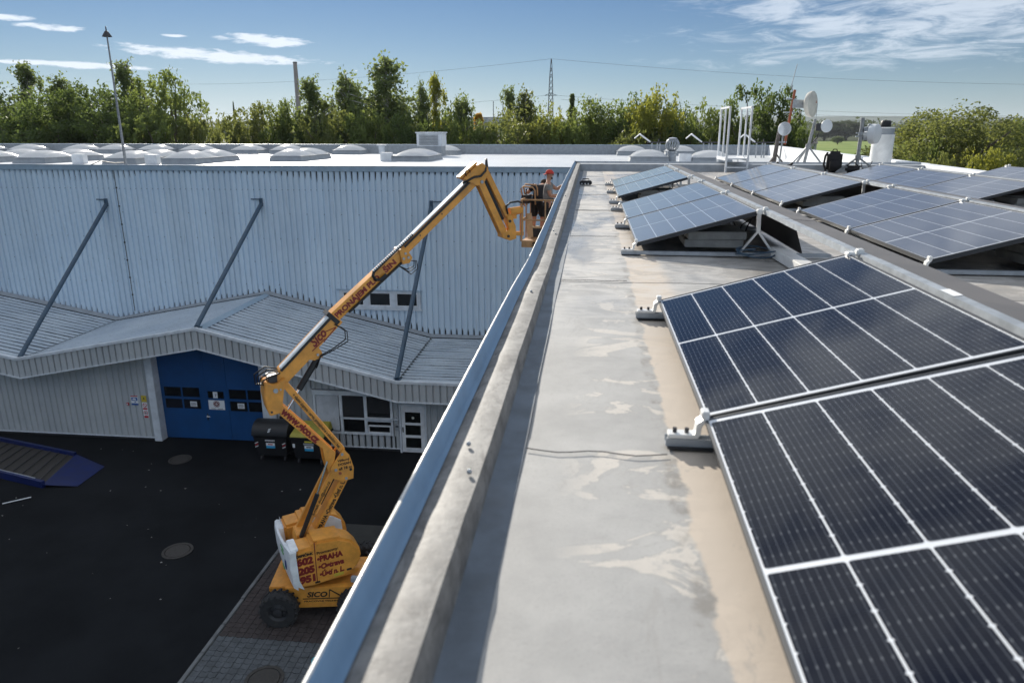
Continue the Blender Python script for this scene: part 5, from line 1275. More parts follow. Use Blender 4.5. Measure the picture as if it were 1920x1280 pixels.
# boom head and jib
hdp = slabp('boom_head', [(4.38, 10.30), (4.16, 10.40), (4.52, 10.70), (4.68, 10.78), (4.84, 10.66), (4.86, 10.52), (4.72, 10.28), (4.56, 10.22)], -.15, .15, bevel=.015)
part('pivot_pin', MB().cyl((4.66, -.15, 10.32), (4.66, -.175, 10.32), .04, 12), 'galv', hdp, local=True)
part('end_cover', MB().bar((4.10, 0, 10.42), (4.56, 0, 10.78), .22, .06, (0, 0, 1)), 'lift_orange', hdp, local=True, bevel=.01)
part('hose', MB().tube([(4.15, -.14, 10.30), (4.45, -.17, 10.44), (4.62, -.18, 10.46), (4.76, -.16, 10.58), (4.82, -.08, 10.82), (4.86, 0, 10.86), (4.90, .02, 10.60)], .028, 7), 'black_plastic', lift, local=True, smooth=True)
part('hose', MB().tube([(4.28, -.12, 10.42), (4.22, -.14, 10.56), (4.28, -.14, 10.66), (4.36, -.13, 10.58), (4.34, -.12, 10.44)], .014, 6), 'black_plastic', lift, local=True, smooth=True)
barp('jib_arm', (4.63, 10.36, -.08), (5.33, 8.95, -.08), .08, .17); barp('jib_arm', (4.63, 10.36, .08), (5.33, 8.95, .08), .08, .17)
barp('jib_arm_upper', (4.82, 10.56, 0), (5.46, 9.36, 0), .20, .14)
barp('jib_cylinder', (4.80, 10.36, 0), (5.30, 9.35, 0), .09, .08, 'black_plastic'); part('cylinder_rod', MB().cyl((5.28, 0, 9.4), (5.44, 0, 9.08), .022, 10), 'chrome', lift, local=True)
je = slabp('jib_end', [(5.36, 9.44), (5.52, 9.50), (5.56, 9.30), (5.62, 9.18), (5.64, 8.86), (5.46, 8.82), (5.22, 8.92), (5.24, 9.04), (5.42, 9.10)], -.14, .14, bevel=.012)
for x, z in ((5.44, 9.32), (5.40, 8.94)): part('pivot_pin', MB().cyl((x, -.14, z), (x, -.165, z), .035, 12), 'dark_steel', je, local=True)
part('rotator', MB().cyl((5.50, 0, 9.54), (5.86, 0, 9.57), .10, 16).box(5.58, 5.68, -.07, .07, 9.36, 9.46), 'lift_orange', lift, local=True, smooth='auto')
part('hose', MB().tube([(5.40, -.1, 9.50), (5.34, -.14, 9.70), (5.46, -.12, 9.78), (5.70, -.1, 9.80), (5.84, -.05, 9.75)], .025, 7), 'black_plastic', lift, local=True, smooth=True)
part('platform_mount', MB().bar((5.60, 0, 8.98), (5.90, 0, 8.96), .12, .10).bar((5.86, 0, 8.9), (5.86, 0, 9.66), .08, .07, (0, 1, 0)), 'lift_orange', lift, local=True, bevel=.01)
# basket (world axes, squared to the parapet)
B0 = Vector((-1.74, 18.62, -1.72)); ba = Vector((.995, -.10, 0)).normalized(); bb_ = Vector((.13, .99, 0)).normalized()
BWd, BLn = .92, 1.62
def Bk(a, b, z): return B0 + ba * a + bb_ * b + Vector((0, 0, z))
tray = MB().add([Bk(a, b, z) for z in (-.16, .02) for a, b in ((0, 0), (BWd, 0), (BWd, BLn), (0, BLn))], [(3, 2, 1, 0), (4, 5, 6, 7), (0, 1, 5, 4), (1, 2, 6, 5), (2, 3, 7, 6), (3, 0, 4, 7)])
tray = part('basket_floor', tray, 'basket_paint', lift, bevel=.01)
lettering('SICO', 'ink_black', tray, Bk(.27, -.001, -.12), ba, (0, 0, 1), .14, .006, .34, .25, local=False)
rr = .021
for b in (0, BLn):
    for a in (0, BWd): part('basket_post', MB().cyl(Bk(a, b, 0), Bk(a, b, 1.06), .030 if (a == 0 and b == 0) else rr, 10), 'basket_paint', lift, smooth='auto')
for a, b in ((.62, 0), (0, .55), (0, 1.1), (.5, BLn)): part('basket_post', MB().cyl(Bk(a, b, 0), Bk(a, b, 1.06), .018, 8), 'basket_paint', lift, smooth='auto')
for z in (.55, 1.06):
    part('basket_rail', MB().tube([Bk(-.01, .03, z), Bk(.03, 0, z), Bk(BWd - .04, 0, z), Bk(BWd, .04, z), Bk(BWd, BLn - .04, z), Bk(BWd - .04, BLn, z), Bk(.04, BLn, z), Bk(0, BLn - .04, z)], rr, 10, True), 'basket_paint', lift, smooth=True)
part('console_guard', MB().tube([Bk(-.02, .75, .85), Bk(-.12, .75, 1.34), Bk(-.06, .75, 1.40), Bk(.22, .72, 1.38), Bk(.26, .72, 1.30), Bk(.28, .7, .9)], .02, 8).tube([Bk(-.02, .45, .85), Bk(-.12, .45, 1.30), Bk(-.06, .45, 1.36), Bk(.20, .42, 1.34), Bk(.26, .42, 1.26), Bk(.28, .4, .9)], .02, 8), 'basket_paint', lift, smooth=True)
co = part('control_console', MB().add([Bk(a, b, z) for z, o_ in ((.92, 0), (1.14, .05)) for a, b in ((-.14 + o_, .42), (.10, .42), (.10, .80), (-.14 + o_, .80))], [(3, 2, 1, 0), (4, 5, 6, 7), (0, 1, 5, 4), (1, 2, 6, 5), (2, 3, 7, 6), (3, 0, 4, 7)]), 'black_plastic', lift, bevel=.012)
part('joystick', MB().cyl(Bk(0, .52, 1.13), Bk(.01, .52, 1.26), .014, 8).sphere(Bk(.01, .52, 1.28), .026, 8, 6), 'black_plastic', co, smooth=True)
part('hose', MB().tube([Bk(-.05, .5, .95), Bk(-.12, .45, .8), Bk(-.05, .3, .72), Bk(-.15, .2, .68), Bk(-.3, .1, .64)], .022, 6), 'black_plastic', lift, smooth=True)

# ------------------------------------------------------------------ people in the basket
def skin_body(name, nodes, edges, m, parent, sub=2, roots=(0,)):
    me = bpy.data.meshes.new(name)
    me.from_pydata([n[0] for n in nodes], edges, [])
    o = bpy.data.objects.new(name, me); col.objects.link(o)
    md = o.modifiers.new('skin', 'SKIN'); md.use_smooth_shade = True; md.branch_smoothing = .3
    if not me.skin_vertices: me.skin_vertices.new() if hasattr(me.skin_vertices, 'new') else None
    sv = me.skin_vertices[0].data
    for i, n in enumerate(nodes):
        r_ = n[1]; sv[i].radius = (r_, r_) if isinstance(r_, (int, float)) else r_
        sv[i].use_root = i in roots
    ss = o.modifiers.new('sub', 'SUBSURF'); ss.levels = sub; ss.render_levels = sub
    bpy.context.view_layer.update()
    dg = bpy.context.evaluated_depsgraph_get()
    res = bpy.data.meshes.new_from_object(o.evaluated_get(dg))
    bpy.data.objects.remove(o); bpy.data.meshes.remove(me)
    res.name = name
    for p in res.polygons: p.use_smooth = True
    res.materials.clear()
    return link(name, res, m, parent)
def person(label, base, yaw, pose, shirt, shorts, cap):
    t = thing('person', label, 'person', base, (0, 0, yaw))
    # local frame: x forward, y left, z up
    P = pose
    N, E_ = [], []
    def nd(p, r): N.append((tuple(p), r)); return len(N) - 1
    def ch(i, *js):
        for j in js: E_.append((i, j)); i = j
    pel = nd(P['pelvis'], (.155, .12)); wai = nd(P['waist'], (.145, .11)); che = nd(P['chest'], (.17, .125)); upc = nd(P['upchest'], (.15, .10)); nk = nd(P['neck'], .062)
    hb = nd(P['jaw'], (.068, .078)); hd = nd(P['head'], (.078, .098)); ht = nd(P['crown'], (.062, .075))
    ch(pel, wai, che, upc, nk, hb, hd, ht)
    hands = []
    for s in 'RL':
        sh = nd(P['sh' + s], .072); el_ = nd(P['el' + s], .046); fo = nd((Vector(P['el' + s]) * .6 + Vector(P['wr' + s]) * .4), .046); wr = nd(P['wr' + s], .030)
        d = (Vector(P['wr' + s]) - Vector(P['el' + s])).normalized(); pa = nd(Vector(P['wr' + s]) + d * .05, (.040, .022)); pb = nd(Vector(P['wr' + s]) + d * .095, (.040, .018))
        ch(upc, sh, el_, fo, wr, pa, pb); hands.append((Vector(P['wr' + s]), d))
        hi = nd(P['hip' + s], .098); kn_ = nd(P['kn' + s], .062); cf = nd(Vector(P['kn' + s]) * .68 + Vector(P['an' + s]) * .32 + Vector((-.015, 0, 0)), .060); an = nd(P['an' + s], .040)
        fb = nd(Vector(P['an' + s]) + Vector((.05, 0, -.055)), (.042, .035)); ft = nd(Vector(P['an' + s]) + Vector((.17, 0, -.065)), (.040, .022))
        ch(pel, hi, kn_, cf, an, fb, ft)
    roots = [0]
    # nose, chin and ears grow from the head; fingers are rooted inside the palm
    face = Vector(P['face']).normalized(); hc = Vector(P['head'])
    for (w, d) in hands:
        side = d.cross(Vector((0, 0, 1))).normalized(); dn = side.cross(d).normalized()
        for k in range(5):
            off = (k - 1.5) * .018 if k < 4 else .0
            L = (.066, .074, .070, .055, .050)[k]
            b = w + d * (.085 if k < 4 else .035) + side * (off if k < 4 else -.034)
            dd = d if k < 4 else (d * .7 - side * .7).normalized()
            a0 = nd(b, .0095); a1 = nd(b + dd * L * .5 + dn * -.008, .009); a2 = nd(b + dd * L - dn * .022 * (1 if k < 4 else .3), .0075); roots.append(a0); ch(a0, a1, a2)
    nose = nd(hc + face * .085 + Vector((0, 0, -.01)), .014); ntip = nd(hc + face * .112 + Vector((0, 0, -.028)), .013); roots.append(nose); ch(nose, ntip)
    chin = nd(Vector(P['jaw']) + face * .05 + Vector((0, 0, -.02)), .032); chin2 = nd(Vector(P['jaw']) + face * .075 + Vector((0, 0, -.03)), .026); roots.append(chin); ch(chin, chin2)
    fs = face.cross(Vector((0, 0, 1))).normalized()
    for s in (-1, 1):
        e0 = nd(hc + fs * s * .072 + Vector((0, 0, .01)) - face * .01, .016); e1 = nd(hc + fs * s * .080 + Vector((0, 0, -.02)) - face * .015, .012); roots.append(e0); ch(e0, e1)
    skin_body('body', N, E_, 'skin', t, 2, roots)
    # T-shirt
    N2, E2 = [], []
    def n2(p, r): N2.append((tuple(p), r)); return len(N2) - 1
    a = n2(Vector(P['pelvis']) + Vector((0, 0, .02)), (.178, .142)); b = n2(P['waist'], (.172, .138)); c = n2(P['chest'], (.196, .150)); d = n2(P['upchest'], (.172, .122)); e = n2(Vector(P['upchest']).lerp(Vector(P['neck']), .45), (.085, .075))
    E2 += [(a, b), (b, c), (c, d), (d, e)]
    for s in 'RL':
        f = n2(P['sh' + s], .090); g_ = n2(Vector(P['sh' + s]).lerp(Vector(P['el' + s]), .62), .072); E2 += [(d, f), (f, g_)]
    sh_ = skin_body('t_shirt', N2, E2, shirt, t, 2)
    N2, E2 = [], []
    a = n2(Vector(P['pelvis']) + Vector((0, 0, .05)), (.176, .140)); b = n2(P['pelvis'], (.182, .146)); E2.append((a, b))
    for s in 'RL':
        f = n2(P['hip' + s], .120); g_ = n2(Vector(P['hip' + s]).lerp(Vector(P['kn' + s]), .5), .108); h = n2(Vector(P['hip' + s]).lerp(Vector(P['kn' + s]), .93), .098); E2 += [(b, f), (f, g_), (g_, h)]
    sp = skin_body('shorts', N2, E2, shorts, t, 2)
    belt = MB().lathe([(.172, -.02), (.178, 0), (.172, .02)], 20, Vector(P['pelvis']) + Vector((0, 0, .075)))
    part('belt', belt, 'black_plastic', t, local=True)
    for s in 'RL':
        A = Vector(P['an' + s])
        part('shoe', MB().add([], []).box(A.x - .07, A.x + .21, A.y - .048, A.y + .048, A.z - .095, A.z + .01), 'dark_steel', t, local=True, bevel=.03, seg=3, smooth=True)
        part('sock', MB().cyl(A + Vector((0, 0, -.02)), A + Vector((-.005, 0, .10)), .052, 12), 'paper' if cap else 'black_cloth', t, local=True, smooth=True)
    if cap:
        up = (Vector(P['crown']) - Vector(P['jaw'])).normalized(); bk = -face
        # backwards cap: crown dome and a peak over the neck
        c_ = MB(); rows = []
        for i in range(9):
            th = math.pi / 2 * i / 8; rows.append([hc + up * (.020 + .108 * math.sin(th)) + (face * math.cos(k * math.pi / 12) * 1.12 + fs * math.sin(k * math.pi / 12) * .93) * .098 * max(math.cos(th), .02) for k in range(25)])
        part('cap', c_.grid(rows), cap, t, local=True, smooth=True)
        pk = MB(); rows = []
        for i in range(6):
            f_ = i / 5; rows.append([hc + up * (.022 - .028 * f_) + bk * (.085 + .095 * f_ * math.cos(k * math.pi / 16)) + fs * .088 * math.sin(k * math.pi / 12) * (1 - .12 * f_) for k in range(-6, 7)])
        part('cap_peak', pk.grid(rows), cap, t, local=True, smooth=True)
        part('sunglasses', MB().tube([hc + face * .02 + fs * -.080 + up * .018, hc + face * .07 + fs * -.074 + up * .014], .006, 6).bar(hc + face * .080 + fs * -.062 + up * .012, hc + face * .094 + fs * -.008 + up * .010, .012, .034, up).bar(hc + face * .080 + fs * .062 + up * .012, hc + face * .094 + fs * .008 + up * .010, .012, .034, up), 'black_plastic', t, local=True)
        jw = Vector(P['jaw'])
        skin_body('beard', [(jw + fs * -.055 + face * .015, .022), (jw + face * .066 + Vector((0, 0, -.032)), .031), (jw + fs * .055 + face * .015, .022)], [(0, 1), (1, 2)], 'beard', t, 2)
        for (w, d) in hands[:2]: skin_body('glove', [(w + d * .0, .036), (w + d * .05, (.046, .030)), (w + d * .115, (.046, .026))], [(0, 1), (1, 2)], 'glove', t, 2)
        part('tool_pouch', MB().box(-.13, .03, -.235, -.165, .76, .97), 'black_cloth', t, local=True, bevel=.02, smooth=True)
    else:
        c_ = MB(); rows = []
        up = Vector((0, 0, 1)); hc2 = Vector(P['head'])
        part('hair', MB().sphere(hc2 - face * .012 + (Vector(P['crown']) - hc2) * .25, .103, 14, 10), 'beard', t, local=True, smooth=True)
    return t
stand = dict(pelvis=(0, 0, .95), waist=(.01, 0, 1.08), chest=(.015, 0, 1.24), upchest=(0, 0, 1.41), neck=(.02, 0, 1.51), jaw=(.055, 0, 1.585), head=(.055, 0, 1.655), crown=(.045, 0, 1.72), face=(1, 0, -.05),
    shR=(0, -.185, 1.41), shL=(.03, .185, 1.41), elR=(.06, -.25, 1.14), wrR=(.30, -.20, 1.10), elL=(.25, .20, 1.27), wrL=(.46, .14, 1.40),
    hipR=(0, -.095, .90), hipL=(0, .095, .90), knR=(.02, -.11, .49), knL=(-.03, .11, .49), anR=(-.02, -.12, .10), anL=(-.08, .12, .10))
FL = B0.z + .02
person('person in grey T-shirt and backward red cap reaching to the parapet from the basket', (-1.10, 18.98, FL), R(6), stand, 'shirt_grey', 'black_cloth', 'cap_red')
bent = dict(pelvis=(-.10, 0, .92), waist=(-.02, 0, 1.04), chest=(.10, 0, 1.17), upchest=(.24, 0, 1.29), neck=(.33, 0, 1.33), jaw=(.42, 0, 1.32), head=(.47, 0, 1.36), crown=(.50, 0, 1.42), face=(.8, 0, -.6),
    shR=(.20, -.18, 1.29), shL=(.20, .20, 1.31), elR=(.36, -.24, 1.08), wrR=(.52, -.15, .98), elL=(.16, .40, 1.10), wrL=(.20, .52, .92),
    hipR=(-.08, -.095, .88), hipL=(-.08, .095, .88), knR=(.02, -.11, .48), knL=(.0, .11, .48), anR=(-.06, -.12, .10), anL=(-.06, .13, .10))
person('person in black T-shirt and shorts bending over in the basket behind the capped one', (-1.36, 19.42, FL), R(75), bent, 'black_cloth', 'black_cloth', None)
t = thing('tool_box', 'dark grey tool box on the basket floor behind the corner post', 'box', tuple(Bk(.22, .75, .03)))
q = Bk(.22, .75, .03)
part('body', MB().box(q.x - .15, q.x + .15, q.y - .12, q.y + .12, q.z, q.z + .22), 'dark_steel', t, bevel=.02); part('lid', MB().box(q.x - .155, q.x + .155, q.y - .125, q.y + .125, q.z + .225, q.z + .27), 'wood', t, bevel=.01)
q = Bk(.12, .55, .03)
solo('board', MB().bar((q.x, q.y, q.z), (q.x - .06, q.y + .1, q.z + .62), .16, .03, (0, 1, 0)), 'wood', 'pale wooden board leaning upright inside the basket corner', 'board', bevel=.004)

# ------------------------------------------------------------------ yard things
def bin_(x0, x1, y0, label, yellow):
    t = thing('waste_container', label, 'container', ((x0 + x1) / 2, y0 + .5, GZ), group='wheeled waste containers by the gate')
    d = .95; m_ = MB(); b = .10
    m_.add([(x0 + b, y0 + b, GZ + .22), (x1 - b, y0 + b, GZ + .22), (x1 - b, y0 + d - b, GZ + .22), (x0 + b, y0 + d - b, GZ + .22), (x0, y0, GZ + 1.02), (x1, y0, GZ + 1.02), (x1, y0 + d, GZ + 1.02), (x0, y0 + d, GZ + 1.02)], [(3, 2, 1, 0), (4, 5, 6, 7), (0, 1, 5, 4), (1, 2, 6, 5), (2, 3, 7, 6), (3, 0, 4, 7)])
    part('body', m_, 'black_plastic', t, bevel=.03)
    part('rim', MB().box(x0 - .03, x1 + .03, y0 - .03, y0 + d + .03, GZ + 1.02, GZ + 1.07), 'black_plastic', t, bevel=.015)
    if yellow:
        m_ = MB().add([(x0 - .02, y0 - .04, GZ + 1.08), (x1 + .02, y0 - .04, GZ + 1.08), (x1 + .02, y0 + d, GZ + 1.08), (x0 - .02, y0 + d, GZ + 1.08), (x0 + .03, y0 + .08, GZ + 1.20), (x1 - .03, y0 + .08, GZ + 1.20), (x1 - .03, y0 + d, GZ + 1.36), (x0 + .03, y0 + d, GZ + 1.36)], [(3, 2, 1, 0), (4, 5, 6, 7), (0, 1, 5, 4), (1, 2, 6, 5), (2, 3, 7, 6), (3, 0, 4, 7)])
        lid = part('lid', m_, 'bin_lid_yellow', t, bevel=.03)
        part('lid_panel', MB().add([(x0 + .15, y0 + .30, GZ + 1.262), (x0 + .55, y0 + .30, GZ + 1.262), (x0 + .55, y0 + .62, GZ + 1.322), (x0 + .15, y0 + .62, GZ + 1.322)], [(0, 1, 2, 3)]), 'sticker_yellow', lid)
    else:
        rows = []
        for i in range(13):
            a = math.pi * i / 12; rows.append([(x, y0 + d / 2 - math.cos(a) * (d / 2 + .02), GZ + 1.07 + math.sin(a) * .40) for x in (x0 - .02, x1 + .02)])
        m_ = MB().grid(rows); m_.add([r_[0] for r_ in rows], [tuple(range(13))]); m_.add([r_[1] for r_ in rows], [tuple(range(13))])
        lid = part('lid', m_, 'black_plastic', t, smooth='auto')
        cx = (x0 + x1) / 2
        part('emblem', MB().bar((cx - .02, y0 + .03, GZ + 1.28), (cx + .06, y0 + .05, GZ + 1.30), .015, .03).bar((cx - .04, y0 + .02, GZ + 1.24), (cx + .04, y0 + .03, GZ + 1.24), .015, .03).bar((cx - .06, y0 + .005, GZ + 1.19), (cx + .02, y0 + .01, GZ + 1.19), .015, .03), 'lift_white', lid)
    fy = y0 + .035
    cx = (x0 + x1) / 2 + (.05 if yellow else 0)
    part('sticker', MB().box(cx - .16, cx + .16, fy - .02, fy, GZ + .66, GZ + .76), 'paper', t); part('sticker_band', MB().box(cx - .16, cx + .16, fy - .012, fy + .01, GZ + .56, GZ + .658), 'sticker_cyan', t)
    part('print', MB().box(cx - .09, cx + .09, fy - .0225, fy - .0205, GZ + .69, GZ + .73), 'sign_red' if not yellow else 'ink_dark', t)
    if yellow: part('sticker', MB().box(cx - .14, cx + .14, fy - .03, fy - .02, GZ + .89, GZ + .95), 'sticker_yellow', t); part('sticker', MB().box(cx - .19, cx + .19, fy - .03, fy - .02, GZ + .80, GZ + .86), 'curb_grey', t); part('sticker', MB().box(x0 + .08, x0 + .16, fy - .03, fy - .01, GZ + .68, GZ + .82), 'paper', t)
    else:
        for k in range(7): part('letter_mark', MB().box(cx - .18 + k * .052, cx - .142 + k * .052, fy - .03, fy - .02, GZ + .84, GZ + .885), 'paper', t)
        for xx in (x0 + .06, x1 - .20):
            for k in range(3): part('reflector_stripe', MB().bar((xx, fy - .008, GZ + .58 + k * .07), (xx + .12, fy - .008, GZ + .64 + k * .07), .01, .03), 'lift_white' if k % 2 == 0 else 'sign_red', t)
    for xx in (x0 + .2, x1 - .2):
        for yy in (y0 + .2, y0 + d - .2): part('castor', MB().cyl((xx - .03, yy, GZ + .09), (xx + .03, yy, GZ + .09), .09, 14).box(xx - .04, xx + .04, yy - .03, yy + .03, GZ + .10, GZ + .24), 'dark_steel', t)
bin_(-11.80, -10.52, 22.72, 'black waste container with a round black lid standing by the blue gate', False)
bin_(-10.36, -9.12, 22.62, 'black waste container with a yellow flat lid next to the round lidded one', True)
t = thing('loading_ramp', 'dark blue loading ramp lying flat on the yard at the left edge', 'ramp', (-19.5, 21.6, GZ))
part('side_beam', MB().bar((-23.6, 23.55, GZ + .16), (-18.5, 22.35, GZ + .10), .10, .22), 'ramp_blue', t); part('side_beam', MB().bar((-23.6, 21.55, GZ + .16), (-18.0, 20.1, GZ + .10), .12, .26), 'ramp_blue', t)
part('beam_edge', MB().bar((-23.6, 21.60, GZ + .30), (-18.4, 20.26, GZ + .245), .03, .02), 'alu', t)
part('deck', MB().add([(-23.6, 23.5, GZ + .12), (-23.6, 21.6, GZ + .12), (-18.0, 20.15, GZ + .08), (-18.5, 22.3, GZ + .08)], [(0, 1, 2, 3)]), 'iron', t)
part('lip_plate', MB().add([(-18.5, 22.4, GZ + .12), (-18.0, 20.05, GZ + .12), (-16.9, 20.25, GZ + .02), (-16.95, 21.75, GZ + .02)], [(0, 1, 2, 3)]), 'ramp_blue', t)
for k in range(12):
    a = Vector((-23.4 + k * .42, 23.4 - k * .098, GZ + .135)); b = Vector((-23.4 + k * .46, 21.65 - k * .12, GZ + .135)); part('deck_bar', MB().bar(a, b, .03, .02), 'dark_steel', t)
for x, y, r_, lab in ((-11.42, 16.95, .42, 'round iron manhole cover in the middle of the dark asphalt yard'), (-6.75, 12.35, .42, 'round iron manhole cover in the grey paving at the bottom edge'), (-14.6, 22.6, .40, 'round manhole cover in front of the blue gate')):
    t = thing('manhole_cover', lab, 'manhole cover', (x, y, GZ), group='manhole covers')
    part('frame', MB().lathe([(r_, 0), (r_, .022), (r_ - .07, .022), (r_ - .08, .0)], 32, (x, y, GZ + .045 if y < 13 else GZ)), 'iron', t, smooth='auto'); part('lid', MB().lathe([(r_ - .09, .0), (r_ - .10, .018), (0, .02)], 32, (x, y, GZ + .045 if y < 13 else GZ)), 'iron', t, smooth='auto')
solo('rope', MB().tube([(-5.80 + .14 * math.cos(a) * math.sin(a * .37), 12.95 + .16 * math.sin(a * .8), GZ + .07 + .012 * math.sin(a * 3)) for a in np.linspace(0, 12, 44)], .016, 5), 'cyan_rope', 'tangled bit of cyan rope lying on the grey paving', 'rope', smooth=True)
solo('steel_rod', MB().cyl((-18.5, 18.9, GZ + .02), (-17.9, 19.4, GZ + .02), .02, 6), 'alu', 'thin pale metal rod lying on the asphalt near the loading ramp', 'rod')
rr = random.Random(8); lm = MB()
for k in range(40):
    x, y = rr.uniform(-19, -9), rr.uniform(12.5, 23.5); s_ = rr.uniform(.01, .035); a = rr.uniform(0, 6)
    lm.add([(x + s_ * math.cos(a + j * 1.57) * (1.6 if j % 2 else 1), y + s_ * math.sin(a + j * 1.57), GZ + .004 + .004 * j) for j in range(4)], [(0, 1, 2, 3)])
solo('leaf_litter', lm, 'concrete', kind='stuff', loc=(0, 0, 0))

# ------------------------------------------------------------------ trees
def quads(C, size, rs, droop=0.0):
    n = len(C); A = rs.normal(size=(n, 3)); A[:, 2] -= droop; A /= np.linalg.norm(A, axis=1)[:, None]
    B = np.cross(A, rs.normal(size=(n, 3))); B /= np.linalg.norm(B, axis=1)[:, None] + 1e-9
    s = (size * rs.uniform(.6, 1.3, n))[:, None]; A *= s * 1.25; B *= s * .72
    V = np.stack([C - A, C - B * .9 , C + A, C + B], 1).reshape(-1, 3)
    return V
def leafmesh(name, V, m):
    n = len(V) // 4; me = bpy.data.meshes.new(name)
    me.vertices.add(4 * n); me.vertices.foreach_set('co', V.astype('f').ravel())
    me.loops.add(4 * n); me.loops.foreach_set('vertex_index', np.arange(4 * n, dtype='i'))
    me.polygons.add(n); me.polygons.foreach_set('loop_start', np.arange(0, 4 * n, 4, dtype='i')); me.polygons.foreach_set('loop_total', np.full(n, 4, dtype='i'))
    me.update(calc_edges=True); me.validate(); me.materials.append(MATS[m]); return me
def limb_mb(pts_list):
    m_ = MB()
    for pts, r0, r1 in pts_list:
        k = len(pts); m_.tube(pts, [r0 + (r1 - r0) * i / (k - 1) for i in range(k)], 6)
    return m_
def make_crown(kind, seed, small=False):
    rs = np.random.RandomState(seed); L = []; limbs = []
    if kind == 'birch':
        limbs.append(([(0, 0, 0), (.006, .004, .3), (-.004, .01, .62), (.004, 0, .95)], .016, .002))
        nb = 92
        for b in range(nb):
            h = rs.uniform(.16, .98); az_ = rs.uniform(0, 6.283); env = .25 * min(1, max(.02, 1.03 - h) / .62) ** .8
            ln = env * rs.uniform(.35, 1.25); rise = rs.uniform(.05, .14) * (1.2 - h)
            tip = np.array([math.cos(az_) * ln, math.sin(az_) * ln, h + rise]); base = np.array([0, 0, h - .04])
            if b % 2 == 0: limbs.append(([tuple(base), tuple(base * .45 + tip * .55 + np.array([0, 0, .015])), tuple(tip)], .005, .001))
            for s in range(rs.randint(5, 9)):
                f = rs.uniform(.35, 1.05); p0 = base + (tip - base) * f + rs.normal(size=3) * .012; dl = rs.uniform(.06, .17) * (1 if h < .85 else .5)
                k = int(14 + 90 * dl); t_ = rs.uniform(0, 1, k) ** .8
                sway = rs.normal(size=2) * .012
                L.append(p0 + np.stack([sway[0] * t_ + rs.normal(size=k) * .008, sway[1] * t_ + rs.normal(size=k) * .008, -dl * t_ + rs.normal(size=k) * .006], 1))
            L.append(tip + rs.normal(size=(10, 3)) * .014)
        C = np.concatenate(L); V = quads(C, .0074, rs, .5)
    elif kind in ('broad', 'open', 'bush'):
        R_, zc, hh = {'broad': (.30, .62, .37), 'open': (.24, .66, .33), 'bush': (.46, .52, .46)}[kind]
        limbs.append(([(0, 0, 0), (.01, 0, .25), (.0, .015, .5), (.01, .0, .8)], .024, .006))
        nc = {'broad': 130, 'open': 62, 'bush': 110}[kind]
        for c in range(nc):
            d = rs.normal(size=3); d /= np.linalg.norm(d); rad = rs.uniform(.25, 1.0) ** .5 * (1 + .16 * math.sin(d[0] * 5 + seed) * math.cos(d[1] * 4 + d[2] * 6))
            p = np.array([d[0] * R_ * rad, d[1] * R_ * rad, zc + d[2] * hh * rad])
            cr = rs.uniform(.035, .085) * (.72 if kind == 'open' else 1)
            k = int((150 if kind != 'open' else 110) * (cr / .06) ** 1.6 * (2.6 if small else 1))
            q = rs.normal(size=(k, 3)); q /= np.linalg.norm(q, axis=1)[:, None]; q *= (cr * rs.uniform(.35, 1.12, k) ** .6)[:, None]; q[:, 2] *= .8
            L.append(p + q)
            if c % 3 == 0: limbs.append(([(0, 0, max(.12, p[2] - .28)), tuple(p * .6 + np.array([0, 0, max(.12, p[2] - .2)]) * .4), tuple(p)], .009, .002))
        for s in range(26):     # shoots standing out of the top
            d = rs.uniform(-1, 1, 2) * R_ * .75; z0 = zc + hh * math.sqrt(max(0, 1 - (d @ d) / R_ ** 2)) * .93; k = 16; t_ = rs.uniform(0, 1, k); hl = rs.uniform(.03, .10)
            L.append(np.stack([d[0] + rs.normal(size=k) * .010, d[1] + rs.normal(size=k) * .010, z0 + hl * t_], 1))
        C = np.concatenate(L); V = quads(C, (.0088 if kind != 'bush' else .0115) * (.58 if small else 1), rs)
    elif kind == 'poplar':
        limbs.append(([(0, 0, 0), (0, 0, .9)], .014, .003)); n = 3800; t_ = rs.uniform(.12, 1, n); r_ = .065 * np.sin(np.clip((t_ - .06) / .96, 0, 1) * math.pi) ** .6 * (1 + .35 * np.sin(t_ * 40)) * np.sqrt(rs.uniform(0, 1, n)); a = rs.uniform(0, 6.28, n)
        V = quads(np.stack([np.cos(a) * r_, np.sin(a) * r_, t_], 1), .011, rs)
    else:  # conifer
        limbs.append(([(0, 0, 0), (0, 0, .98)], .016, .002)); n = 5200; t_ = rs.uniform(.08, 1, n); lay = (t_ * 17) % 1; r_ = .20 * (1.02 - t_) * (1 - .55 * lay) * np.sqrt(rs.uniform(.05, 1, n)); a = rs.uniform(0, 6.28, n)
        V = quads(np.stack([np.cos(a) * r_, np.sin(a) * r_, t_ - r_ * .25], 1), .010, rs)
    return V, limb_mb(limbs)
CROWNS = {}
def crown(kind, var, m):
    key = (kind, var)
    if key not in CROWNS: CROWNS[key] = make_crown(kind, 11 + 17 * var + len(kind), var > 8)
    k2 = (kind, var, m)
    if k2 not in CROWNS:
        V, lm_ = CROWNS[key]; me = leafmesh('crown', V, m)
        k3 = (kind, var, 'trunk')
        if k3 not in CROWNS:
            tm_ = lm_.mesh('trunk', smooth=True); tm_.materials.append(MATS['birch_bark' if kind == 'birch' else 'bark']); CROWNS[k3] = tm_
        CROWNS[k2] = me
    return CROWNS[k2], CROWNS[(kind, var, 'trunk')]
KW = {'birch': .275, 'broad': .44, 'open': .38, 'bush': .60, 'poplar': .11, 'conifer': .36}
Mc = cam.rotation_euler.to_matrix()
def at(x, y, Y):
    d = Mc @ Vector(((x - 960) / 1350, -(y - 640) / 1350, -1)); k = Y / d.y
    return Vector((0, 0, H)) + d * k
